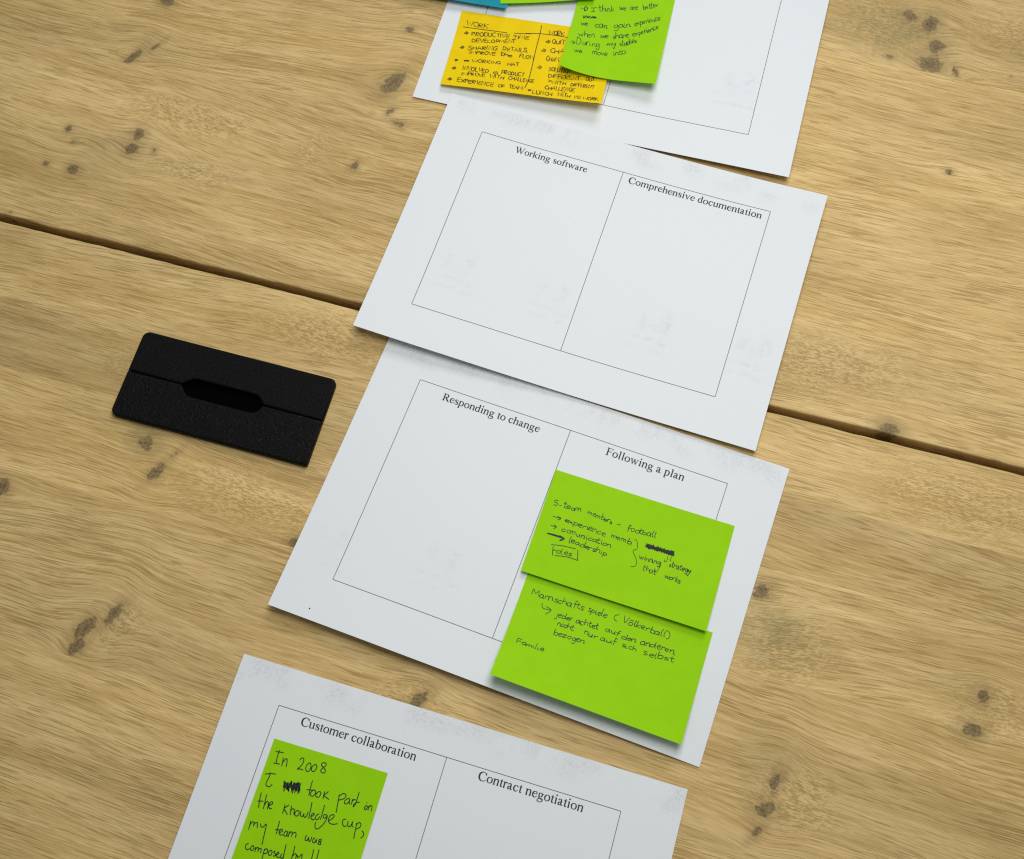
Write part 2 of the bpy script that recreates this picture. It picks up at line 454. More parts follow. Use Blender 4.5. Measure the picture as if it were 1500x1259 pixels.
def ribbon(strokes, surf, lift, name, mat, parent):
    """pen strokes (lists of (x, y, width) in paper mm) laid on a curved sheet as thin inked ribbons"""
    V, F = [], []
    for si, s in enumerate(strokes):
        s = np.asarray(s, float)
        p = s[:, :2]; w = s[:, 2] / 2
        d = np.gradient(p, axis=0) if len(p) > 2 else np.repeat(p[-1:] - p[:1], len(p), 0)
        d = d / np.maximum(np.linalg.norm(d, axis=1, keepdims=True), 1e-6)
        nrm = np.stack([-d[:, 1], d[:, 0]], -1) * w[:, None]
        a = p + nrm; b_ = p - nrm
        # little pointed caps
        base = sum(len(v) for v in V)
        dz = lift + 0.00003 * 1000 * (si % 40) * 0.05
        A_ = surf(a[:, 0], a[:, 1], dz); B_ = surf(b_[:, 0], b_[:, 1], dz)
        V.append(np.concatenate([A_, B_])); n = len(p)
        for j in range(n - 1): F.append((base + j, base + j + 1, base + n + j + 1, base + n + j))
    return link_mesh(name, np.concatenate(V), np.array(F), [mat], parent, False)


def smooth_curve(P, n=6):
    P = np.array(P, float)
    if len(P) < 3: return P
    Q = np.vstack([2 * P[0] - P[1], P, 2 * P[-1] - P[-2]]); o = []
    for i in range(1, len(Q) - 2):
        for t in np.arange(n) / n:
            a, b, c, d = Q[i - 1:i + 3]
            o.append(.5 * (2 * b + (c - a) * t + (2 * a - 5 * b + 4 * c - d) * t * t + (3 * b - a - 3 * c + d) * t ** 3))
    o.append(P[-1]); return np.array(o)


# roman serif letters drawn as pen strokes of varying width: "L" straight, "C" curved; units of 1/1000 em
def SER(x, y, h=75, w=30): return ('L', [(x - h, y, w), (x + h, y, w)])
def STEM(x, y0, y1, w=92): return ('L', [(x, y0, w), (x, y1, w)])
def FLAG(x, y): return ('L', [(x - 95, y - 45, 24), (x + 10, y - 8, 46)])
def ELL(cx, cy, rx, ry, thick=92, thin=34):
    return ('C', [(cx + rx * math.cos(t), cy + ry * math.sin(t), thin + (thick - thin) * abs(math.cos(t)) ** 1.4) for t in np.linspace(0, 2 * math.pi, 25)])
ARCH = lambda x0, x1: [('C', [(x0 + 20, 320, 30), (x0 + 100, 415, 42), (x0 + 175, 432, 60), (x1 - 12, 390, 84), (x1, 300, 92), (x1, 150, 92), (x1, 14, 92)]), SER(x1, 14)]
GLYPH = {
    'a': (444, [('C', [(70, 330, 74), (95, 405, 56), (180, 440, 34), (255, 410, 74), (280, 320, 90), (280, 90, 90), (315, 28, 56), (375, 25, 36), (420, 62, 22)]), ('C', [(285, 268, 30), (170, 225, 48), (85, 150, 84), (85, 70, 84), (135, 28, 62), (205, 45, 40), (285, 115, 30)])]),
    'b': (500, [STEM(110, 683, 25), FLAG(105, 683), ('C', [(120, 330, 30), (200, 425, 36), (300, 425, 58), (395, 330, 88), (410, 220, 95), (370, 80, 78), (270, 8, 40), (180, 10, 32), (110, 50, 30)])]),
    'c': (444, [('C', [(360, 330, 86), (345, 395, 60), (240, 440, 34), (130, 390, 70), (75, 250, 95), (105, 110, 92), (210, 22, 62), (310, 38, 46), (408, 145, 20)])]),
    'd': (500, [STEM(375, 683, 25), FLAG(370, 683), ('L', [(375, 22, 40), (480, 45, 24)]), ('C', [(375, 340, 30), (310, 425, 36), (220, 430, 48), (110, 360, 86), (75, 210, 95), (115, 80, 82), (210, 18, 50), (300, 35, 36), (375, 100, 30)])]),
    'e': (444, [('L', [(80, 272, 30), (400, 272, 30)]), ('C', [(385, 272, 40), (360, 390, 62), (245, 440, 34), (130, 390, 70), (75, 250, 95), (105, 110, 92), (210, 22, 62), (310, 38, 46), (412, 150, 20)])]),
    'f': (333, [('C', [(350, 610, 70), (320, 660, 44), (240, 660, 44), (165, 570, 84), (152, 400, 92), (152, 14, 92)]), SER(152, 14, 95), ('L', [(20, 432, 30), (310, 432, 30)])]),
    'g': (500, [ELL(225, 300, 125, 140, 82), ('L', [(320, 395, 40), (470, 405, 46)]), ('C', [(160, 180, 34), (95, 110, 46), (130, 55, 62), (280, 35, 76), (400, 15, 80), (440, -70, 70), (370, -165, 46), (220, -205, 40), (80, -165, 58), (50, -100, 50), (90, -40, 34), (170, 30, 28)])]),
    'h': (500, [STEM(110, 683, 14), FLAG(105, 683), SER(110, 14)] + ARCH(110, 390)),
    'i': (278, [STEM(140, 450, 14), FLAG(135, 450), SER(140, 14), ELL(135, 625, 28, 28, 58, 58)]),
    'k': (500, [STEM(110, 683, 14), FLAG(105, 683), SER(110, 14), ('L', [(395, 430, 30), (140, 215, 36)]), ('L', [(215, 270, 80), (420, 25, 96)]), SER(390, 436, 75, 26), SER(425, 14, 75)]),
    'l': (278, [STEM(140, 683, 14), FLAG(135, 683), SER(140, 14)]),
    'm': (778, [STEM(110, 450, 14), FLAG(105, 450), SER(110, 14)] + ARCH(110, 390) + ARCH(390, 670)),
    'n': (500, [STEM(110, 450, 14), FLAG(105, 450), SER(110, 14)] + ARCH(110, 390)),
    'o': (500, [ELL(250, 225, 180, 212)]),
    'p': (500, [STEM(110, 450, -203), FLAG(105, 450), SER(110, -203), ('C', [(120, 330, 30), (200, 425, 36), (300, 425, 58), (395, 330, 88), (410, 220, 95), (370, 80, 78), (270, 12, 40), (180, 25, 32), (110, 75, 30)])]),
    'r': (333, [STEM(110, 450, 14), FLAG(105, 450), SER(110, 14), ('C', [(130, 310, 30), (185, 400, 46), (250, 425, 74), (315, 395, 88)])]),
    's': (389, [('C', [(320, 320, 24), (290, 405, 34), (195, 440, 40), (95, 400, 72), (95, 315, 86), (190, 245, 94), (300, 175, 92), (320, 90, 80), (255, 25, 50), (165, 18, 36), (80, 60, 32), (50, 150, 24)])]),
    't': (278, [('C', [(135, 565, 20), (132, 460, 78), (132, 120, 92), (155, 35, 76), (205, 22, 46), (268, 60, 22)]), ('L', [(20, 432, 30), (255, 432, 30)])]),
    'u': (500, [('C', [(105, 445, 92), (105, 180, 92), (120, 70, 88), (185, 22, 64), (270, 35, 40), (380, 110, 30)]), FLAG(100, 450), STEM(385, 450, 25), FLAG(380, 450), ('L', [(385, 22, 40), (480, 45, 24)])]),
    'v': (500, [('L', [(105, 440, 95), (265, 5, 62)]), ('L', [(395, 440, 34), (265, 5, 44)]), SER(100, 436), SER(395, 436, 68)]),
    'w': (722, [('L', [(95, 440, 95), (240, 5, 62)]), ('L', [(365, 420, 36), (240, 5, 44)]), ('L', [(345, 440, 95), (495, 5, 62)]), ('L', [(620, 440, 34), (495, 5, 44)]), SER(90, 436), SER(330, 436, 68), SER(625, 436, 68)]),
    'C': (667, [('C', [(585, 450, 24), (545, 560, 56), (380, 660, 38), (220, 610, 76), (105, 480, 112), (85, 330, 118), (115, 160, 112), (245, 30, 74), (390, 4, 46), (520, 40, 42), (630, 150, 26)]), ('L', [(590, 660, 26), (592, 450, 26)])]),
    'F': (556, [STEM(150, 655, 14, 100), SER(150, 14, 120), ('L', [(30, 646, 32), (520, 646, 32)]), ('L', [(508, 655, 40), (522, 510, 22)]), ('L', [(150, 345, 34), (410, 345, 34)]), ('L', [(405, 430, 26), (405, 262, 26)])]),
    'R': (667, [STEM(150, 655, 14, 100), SER(150, 14, 120), ('L', [(30, 646, 32), (200, 646, 32)]), ('C', [(180, 646, 34), (330, 640, 40), (445, 580, 86), (465, 490, 102), (420, 390, 76), (320, 345, 40), (180, 338, 32)]), ('L', [(290, 335, 95), (570, 14, 112)]), SER(600, 14, 65)]),
    'W': (944, [('L', [(110, 655, 108), (320, 0, 64)]), ('L', [(485, 620, 38), (320, 0, 50)]), ('L', [(430, 655, 108), (645, 0, 64)]), ('L', [(835, 655, 36), (645, 0, 50)]), SER(105, 648, 100), SER(420, 648, 95), SER(840, 648, 90)]),
}


def heading(text, x0, x1, base, surf, parent):
    adv = sum(250 if c == ' ' else GLYPH[c][0] for c in text)
    em = (x1 - x0) / adv
    pos = 0; strokes = []
    for c in text:
        if c == ' ': pos += 250; continue
        a, parts = GLYPH[c]
        for kind, pts in parts:
            P = smooth_curve(pts, 5) if kind == 'C' else np.array(pts, float)
            Q = P.copy()
            Q[:, 0] = x0 + (pos + P[:, 0]) * em; Q[:, 1] = base - P[:, 1] * em
            Q[:, 2] = np.maximum(P[:, 2] * 1.08 + 6, 42) * em
            strokes.append(Q)
        pos += a
    o = ribbon(strokes, surf, 0.10, "printed_heading", M_TONER, parent)
    o['label'] = 'black serif heading reading "%s"' % text
    return o


ML, MR, MT, MB, MID = (33.25, 36.8, 24.42, 30.39, 146.39)
vn = [VNoise(20 + i) for i in range(4)]


def smudge_fn(i, ghosts):
    def f(px, py):
        s = np.zeros_like(px); n = vn[i]
        for (gx, gy, k_) in ghosts:
            for (ox, oy, a, b, w) in ((-10, -9, 4, 8, .8), (6, -10, 4, 9, 1.0), (-2, -5, 11, 6, .35), (-4, 4, 15, 1.6, .75), (9, 6, 6, 1.6, .9), (-2, 12, 14, 1.6, .7), (10, 13, 6, 2.2, .9)):
                s = np.maximum(s, k_ * w * np.exp(-(((px - gx - ox) / a) ** 2) - (((py - gy - oy) / b) ** 2)))
        s = s * np.clip(0.75 + 0.9 * n(px / 3.2, py / 2.6), 0, 1.4)
        e = np.exp(-((py - 5.0) / 6.5) ** 2) * np.clip(0.35 + 1.1 * n(px / 13 + 7, py / 30) + 0.6 * n(px / 4 + 17, py / 6), 0, 1.2)
        e = e + 0.8 * np.exp(-((py - 13) / 4) ** 2) * np.clip(1.6 * n(px / 16 + 40, 3.3 + 0 * py) - .2, 0, 1)
        e = e + 0.10 * np.exp(-(py / 50.0) ** 2)
        return dict(smudge=s, edge_smudge=np.clip(e, 0, 1.2))
    return f


GHOST = [[(245, 143, .9), (150, 150, .3)], [(56, 146, .55), (128, 146, .6), (206, 147, .85), (278, 145, .9)], [(22, 160, .35), (98, 150, .55), (170, 150, .3)], [(60, 150, .4)]]
LABELS = ["white printed sheet at the far end under yellow, teal and green sticky notes",
          "bare white printed sheet headed Working software and Comprehensive documentation",
          "white printed sheet headed Responding to change and Following a plan, with two green notes",
          "white printed sheet headed Customer collaboration and Contract negotiation at the near edge"]
HEADS = [[], [("Working software", 62.4, 120.0, 33.4), ("Comprehensive documentation", 152.2, 255.2, 32.2)],
         [("Responding to change", 53.0, 126.0, 33.6), ("Following a plan", 174.6, 231.4, 33.0)],
         [("Customer collaboration", 50.4, 128.0, 32.2), ("Contract negotiation", 168.8, 237.6, 31.8)]]
for i in range(4):
    surf = sheet_surface(i)
    o = grid_solid("paper_sheet", surf, W, H, 199, 141, 0.11, [M_PAPER], None, smudge_fn(i, GHOST[i]))
    tag(o, LABELS[i], "paper", "printed paper sheets in a row")
    def line(x0, y0, x1, y1, n=60):
        return [(x0 + (x1 - x0) * t, y0 + (y1 - y0) * t, 0.42) for t in np.linspace(0, 1, n)]
    R_, B_ = W - MR, H - MB
    ribbon([line(ML, MT, R_, MT), line(R_, MT, R_, B_), line(R_, B_, ML, B_), line(ML, B_, ML, MT), line(MID, MT, MID, B_)], surf, 0.07, "ruled_frame", M_LINE, o)
    for h in HEADS[i]: heading(*h, surf, o)
    if i == 2: ribbon([[(27 - .45, 203, .9), (27 + .45, 203, .9)]], surf, 0.09, "ink_speck", M_TONER, o)
    if i == 1: ribbon([[(119.8, 74.3, .5), (120.3, 74.3, .5)]], surf, 0.09, "ink_speck", ink_material("red_ink", (0.55, 0.22, 0.2)), o)

# ------------------------------------------------------------------ sticky notes
INK = {
'g3': '60|71,146 84,144 97,142 110,140 123,138 136,136 149,135 163,133 176,132;60|115,116 114,127 114,138 114,149 114,161 114,176 115,193 116,210 118,225 120,239 122,251 124,263 126,276;60|93,285 104,284 114,283 125,282 135,281 146,280 156,278 167,276 177,275;60|189,188 192,201 196,214 199,227 201,240 203,253 204,267 205,280 206,294;60|202,254 206,241 210,229 214,217 218,207 223,200 229,194 234,190 239,190 243,195 247,202 251,213 254,225 257,239 259,255 261,272 263,289;60|400,162 404,153 408,143 412,135 417,129 424,126 431,125 439,127 444,131 448,137 451,146 453,156 453,167 452,179 450,192 447,205 442,219 434,233 423,249 414,263 410,272 414,273 422,269 432,263 442,260 452,260 462,261 473,262 483,263;60|519,169 515,178 510,188 506,197 504,208 505,219 508,232 512,243 517,252 523,258 531,263 539,265 546,264 552,260 557,252 561,242 564,232 565,220 565,208 564,195 561,184 557,175 550,167 543,160 537,157 532,157 528,160 524,165 519,169;60|603,158 597,167 589,175 583,184 579,193 578,203 578,214 580,225 583,233 589,239 597,243 605,245 612,245 618,242 624,235 629,227 632,219 635,209 637,197 637,186 636,176 633,169 627,162 622,157 617,154 613,153 610,155 607,157 603,158;60|723,103 714,105 704,106 696,109 690,112 685,118 683,126 683,134 685,141 692,148 702,153 713,159 723,165 732,171 742,177 751,183 756,190 758,198 757,207 754,216 750,222 742,225 732,226 722,225 714,223 708,219 703,213 699,207 698,200 700,192 705,184 710,175 716,167 722,158 730,149 736,140 740,132 741,125 740,117 737,111 734,106 730,104 725,102 720,102 715,101;60|41,441 57,435 73,428 89,422 105,417 122,413 139,409 156,406 173,403;60|95,402 97,413 99,423 101,434 102,448 100,467 97,488 93,509 91,527 91,538 91,547 92,554 95,560 101,565 109,569 118,571 126,573 133,572 140,571 146,568 152,564 157,557 161,549 165,540 169,531;60|641,347 642,370 643,394 644,418 646,441 648,464 651,487 654,510 657,533;60|606,473 615,471 624,469 633,467 643,465 652,463 662,462 671,460 681,458;60|692,448 686,459 679,469 673,479 670,489 668,498 669,507 671,515 674,521 680,526 688,528 697,529 705,526 712,519 718,508 724,496 727,486 727,477 724,468 720,461 716,455 711,451 705,450 698,449 692,448;60|764,448 757,456 750,465 744,473 740,482 738,491 739,500 741,508 744,515 750,519 759,521 768,521 775,519 781,514 786,506 790,496 792,487 793,478 793,469 791,461 788,454 783,451 777,449 770,449 764,448;60|830,429 831,440 832,452 833,463 834,475 836,486 837,498 839,509 840,521;60|876,415 871,425 865,434 860,443 855,451 849,458 841,464 835,470 834,475 840,479 850,483 862,487 873,491 884,495 894,498 904,502 915,506;60|1020,414 1024,440 1027,466 1031,492 1035,519 1039,546 1043,573 1047,601 1051,628;60|1017,435 1029,422 1040,409 1051,396 1062,389 1073,386 1085,388 1095,392 1101,398 1104,406 1104,417 1101,429 1094,440 1082,451 1065,461 1047,472 1029,482;60|1151,417 1141,427 1130,436 1121,446 1114,455 1110,465 1108,474 1109,483 1111,490 1117,494 1125,497 1134,497 1142,494 1148,487 1155,477 1160,465 1164,454 1164,443 1163,432 1161,423 1160,421 1161,429 1164,444 1167,460 1170,473 1174,479 1179,482 1185,484 1190,487;60|1195,418 1196,426 1197,434 1198,443 1199,451 1200,459 1201,467 1202,475 1203,483;60|1196,452 1201,442 1206,433 1211,424 1217,419 1222,416 1227,417 1233,418 1238,419;60|1249,314 1249,333 1249,351 1250,369 1250,389 1250,410 1250,432 1250,453 1249,470 1246,483 1241,492 1237,499 1234,502 1231,500 1229,494 1229,486 1230,478 1234,470 1239,461 1247,452 1254,444 1263,439 1273,436 1283,433 1293,430;60|1381,445 1378,455 1374,465 1371,475 1371,482 1374,488 1381,492 1388,494 1393,493 1397,487 1401,478 1403,468 1403,459 1401,453 1396,448 1390,443 1384,438;60|1376,409 1384,415;60|1417,435 1417,442 1418,449 1419,457 1419,464 1420,471 1421,479 1421,487 1422,494;60|1419,464 1423,454 1428,444 1432,435 1436,429 1442,427 1448,428 1453,431 1458,437 1460,447 1461,460 1462,475 1464,489;60|72,662 75,685 78,708 81,731 85,753 89,776 94,798 99,820 104,842;60|63,773 72,770 80,767 89,764 98,762 107,759 116,757 126,755 135,752;60|147,667 149,689 152,710 154,731 157,753 159,774 162,795 164,816 167,838;60|164,791 167,779 170,766 173,754 177,747 182,743 188,743 195,746 201,753 205,767 210,785 214,806 218,826;60|225,780 234,771 244,763 252,754 256,747 256,740 252,734 247,730 242,728 237,730 230,734 224,740 220,748 218,757 218,768 219,779 221,788 225,797 232,805 239,811 245,815 251,814 257,811 263,806 269,801;60|410,713 411,727 412,741 413,755 414,769 414,783 415,797 415,812 416,826;60|458,706 452,713 445,721 439,729 433,736 427,743 420,750 415,756 414,763 419,770 427,777 437,783 446,790 454,798 462,806 471,813 479,821;60|492,706 494,719 497,733 499,747 502,761 504,774 507,788 510,802 513,815;60|502,765 506,757 510,748 515,740 520,735 526,733 532,733 539,736 544,742 547,752 549,766 551,781 553,796;60|579,738 574,746 568,754 564,762 561,770 562,779 564,788 568,795 573,801 579,803 586,804 594,802 601,799 606,794 611,785 614,777 615,768 614,760 610,752 605,744 601,739 596,737 590,737 584,738 579,738;60|627,731 629,744 630,758 633,770 637,779 644,785 653,788 662,789 668,786 671,778 671,765 671,753 672,748 674,752 676,763 680,774 684,782 690,786 697,788 704,787 710,781 713,769 714,751 715,731 716,712;60|722,596 726,618 729,640 733,662 736,686 739,712 743,738 746,766 750,792;60|773,756 780,749 788,742 795,735 799,729 798,723 795,717 790,714 786,712 782,714 777,718 773,723 770,730 769,739 768,750 768,761 770,770 776,777 783,783 792,787 799,789 804,787 809,782 813,776 818,770;60|853,699 846,707 839,714 832,721 828,729 825,739 824,750 824,760 827,767 833,772 841,775 850,775 857,772 862,764 866,753 869,740 872,727;60|884,583 885,600 886,617 887,635 888,656 889,680 890,707 891,734 893,762;60|949,685 940,687 930,688 922,690 916,694 914,702 913,712 915,721 918,728 923,730 931,731 940,730 946,726 950,717 953,703 956,692 958,689 960,698 961,715 962,735 959,756 953,776 945,799 935,821 924,839 914,854 902,866 891,874 881,879 873,877 865,872 859,863 853,853 850,842 847,830 846,816 844,803;60|999,744 1009,731 1021,717 1031,704 1038,693 1041,682 1041,672 1038,665 1034,660 1026,660 1016,664 1005,670 997,678 992,690 988,705 987,721 988,734 991,745 997,754 1005,761 1014,767 1025,770 1038,771 1051,770 1064,768 1076,764 1088,758 1099,752 1111,745;60|1194,668 1186,671 1177,674 1169,678 1164,683 1161,692 1161,702 1163,713 1166,723 1171,732 1179,742 1188,750 1196,754 1203,754 1211,749 1218,744 1226,739;60|1227,678 1229,692 1231,706 1233,719 1237,729 1243,736 1249,740 1257,742 1263,741 1268,737 1273,729 1277,719 1280,710 1282,698 1281,684 1280,673 1281,669 1283,678 1286,695 1290,713 1293,726 1297,730 1302,730 1306,728 1311,727;60|1335,674 1339,696 1342,718 1346,740 1349,763 1352,787 1355,811 1358,835 1361,859;60|1340,694 1345,684 1351,673 1357,664 1363,659 1371,658 1379,660 1387,665 1392,671 1394,679 1395,690 1393,701 1389,712 1380,721 1368,729 1355,737 1343,745;60|1427,741 1436,746 1445,752 1453,758 1459,764 1462,772 1463,780 1462,789 1461,797 1457,805 1453,813 1448,821 1443,829;60|68,1014 69,1027 70,1040 72,1053 73,1066 74,1079 76,1092 77,1105 78,1118;60|75,1059 79,1048 83,1037 87,1027 92,1021 97,1017 103,1015 109,1017 113,1021 117,1029 119,1041 121,1055 123,1068;60|120,1050 122,1042 124,1033 127,1026 130,1020 136,1016 143,1012 150,1011 156,1015 161,1025 165,1040 169,1057 174,1073;60|196,1010 201,1020 206,1030 211,1039 216,1045 222,1046 229,1046 236,1042 242,1037 249,1026 255,1009 261,996 267,996 272,1014 276,1043 280,1078 284,1111 289,1142 293,1174 297,1207 301,1239;60|412,914 414,938 416,962 418,985 420,1005 422,1023 424,1039 425,1055 427,1070;60|396,1026 404,1024 413,1022 421,1020 429,1019 438,1017 446,1016 455,1014 463,1013;60|460,1043 468,1037 476,1031 483,1025 487,1019 486,1013 482,1006 477,1000 472,997 468,998 463,1002 459,1008 457,1015 455,1024 454,1035 455,1046 457,1055 462,1060 469,1064 476,1066 483,1067 489,1065 495,1062 501,1058 507,1054;60|537,998 532,1005 526,1011 521,1017 518,1024 516,1032 516,1041 517,1050 520,1057 525,1061 532,1064 540,1064 546,1062 550,1056 552,1046 554,1036 554,1026 553,1018 550,1009 546,1003 546,1002 548,1011 552,1025 556,1040 561,1051 564,1056 567,1057 571,1056 574,1057;60|572,995 573,1003 574,1011 575,1019 576,1027 577,1035 578,1043 579,1051 581,1059;60|576,1027 580,1018 585,1009 589,1000 593,995 598,994 603,995 607,998 611,1004 613,1012 614,1024 616,1036 617,1048;60|613,1019 618,1011 624,1002 629,995 634,990 640,988 647,988 653,991 658,996 662,1006 664,1019 667,1033 669,1046;60|788,979 787,993 786,1008 786,1022 788,1032 794,1037 802,1040 810,1040 816,1037 819,1028 820,1014 821,1001 823,995 825,1000 828,1011 831,1023 835,1031 841,1035 847,1037 853,1036 857,1032 859,1022 859,1008 859,993 859,978;60|902,979 897,985 891,991 886,998 883,1004 882,1012 884,1021 886,1030 890,1035 895,1039 901,1040 908,1039 913,1035 916,1026 918,1012 920,999 922,993 925,997 927,1008 930,1021 933,1033;60|968,973 963,980 957,986 953,992 952,998 956,1001 965,1003 973,1006 980,1009 986,1014 990,1021 993,1027 993,1032 989,1035 981,1038 973,1039 967,1039 962,1038 958,1036 955,1032 955,1027 961,1019 970,1008 979,997 984,988 984,983 981,979 976,976 972,972;60|136,1267 128,1274 121,1280 114,1287 110,1294 110,1303 112,1313 117,1323 121,1331 128,1336 135,1340 143,1342 150,1342 156,1338 160,1332 165,1324 169,1317;60|190,1278 187,1285 184,1293 181,1300 180,1307 180,1314 182,1321 185,1327 189,1331 194,1333 199,1334 205,1334 210,1331 214,1326 218,1318 220,1309 221,1302 218,1295 214,1289 210,1284 205,1280 201,1278 197,1278 194,1278 190,1278;60|235,1284 237,1291 238,1298 239,1305 240,1312 241,1319 243,1326 244,1333 245,1341;60|241,1312 245,1303 248,1294 252,1286 256,1281 260,1279 264,1279 268,1282 272,1287 275,1295 277,1306 279,1319 281,1330;60|278,1305 282,1298 286,1291 290,1284 294,1281 299,1279 303,1280 308,1283 311,1289 314,1297 315,1308 317,1321 318,1333;60|348,1272 349,1287 351,1302 352,1317 353,1332 355,1347 356,1362 358,1378 359,1393;60|349,1291 355,1283 360,1275 366,1269 371,1265 377,1265 382,1268 387,1273 391,1279 392,1286 393,1296 392,1305 389,1312 383,1317 376,1321 367,1324 359,1327;60|422,1267 418,1274 413,1280 409,1287 408,1294 409,1301 412,1310 417,1317 421,1323 426,1325 432,1326 438,1326 443,1323 447,1318 450,1310 452,1301 453,1294 452,1287 449,1281 446,1275 442,1271 437,1268 432,1268 427,1268 422,1267;60|485,1256 480,1261 474,1266 469,1272 468,1276 471,1280 478,1282 486,1285 492,1289 496,1295 500,1301 503,1307 503,1312 499,1315 492,1317 485,1318 477,1319;60|514,1296 520,1291 527,1286 532,1281 535,1276 535,1271 532,1266 527,1262 524,1260 520,1262 516,1266 513,1271 511,1277 511,1284 511,1293 513,1301 516,1308 521,1313 528,1317 535,1320 542,1320 546,1319 550,1315 554,1311 558,1307;60|578,1264 574,1270 570,1276 567,1282 565,1287 565,1294 566,1301 568,1307 571,1312 576,1315 581,1316 587,1316 592,1313 595,1306 598,1297 601,1286 604,1276;60|586,1150 588,1175 590,1199 593,1224 595,1246 598,1266 600,1284 603,1301 605,1319;60|695,1138 697,1161 699,1184 701,1207 703,1228 704,1246 704,1263 704,1278 704,1294;60|709,1252 713,1244 717,1234 721,1226 726,1221 731,1220 737,1221 742,1225 747,1231 749,1240 751,1251 752,1264 753,1276;60|756,1226 760,1234 765,1243 769,1250 773,1253 778,1251 783,1245 789,1238 794,1231 798,1222 803,1212 808,1204 812,1203 816,1211 819,1226 822,1243 825,1259;60|928,1110 930,1126 933,1142 935,1158 937,1173 938,1187 939,1200 940,1213 941,1226;60|993,1091 994,1108 996,1124 997,1140 998,1155 999,1170 1000,1183 1000,1196 1000,1209;60|302,460 307,479 313,500 318,518 320,524 316,511 309,485 303,459 303,449 315,465 333,496 352,527 364,541 365,527 361,496 354,465 352,449 354,459 359,484 364,510 366,522 363,511 357,487 352,463 350,453 354,469 362,501 371,532 378,543 382,523 385,483 387,444 391,424 398,435 406,466 413,498 416,513 412,500 403,470 395,441 393,430 400,447 414,482 428,516 438,533 441,520 440,489 438,458 438,443 441,455 446,483 450,512 452,525 451,511 447,483 444,454 443,439 447,448 452,471 459,494 464,503 467,487 470,455 473,424 476,411 479,426 482,459 485,492 488,507 490,493 492,462 493,431 497,418 504,435 513,470 521,505 525,521 521,507 514,473 506,439 503,423 506,431 512,453 520,481 528,507;60|511,434 305,520 515,423 304,471 517,462 311,537 514,457;60|316,472 323,502 330,537 336,564 339,574 337,556 330,518 324,479 324,459 335,470 352,498 369,528 377,543 372,532 358,506 344,480 339,470 349,485 368,516 388,547 398,560 395,544 385,510 373,477 368,461 372,476 381,508 391,540 397,554 394,535 385,498 379,461 379,445 393,465 415,507 437,547 450,565 450,542 442,496 432,450 426,427 425,443 427,482 430,522 434,541 439,523 446,484 452,445 459,429 464,451 470,496 474,540 476,560 475,540 472,495 468,449 467,426 471,439 477,474 484,510 488,528 489,517 488,489 487,461 489,449 495,468 505,503 514,538 520,554 519,539 515,505 510,470 508,451 509,457 513,476 518,500 523,522;60|536,510 309,495 541,530 307,486 517,436 319,534',
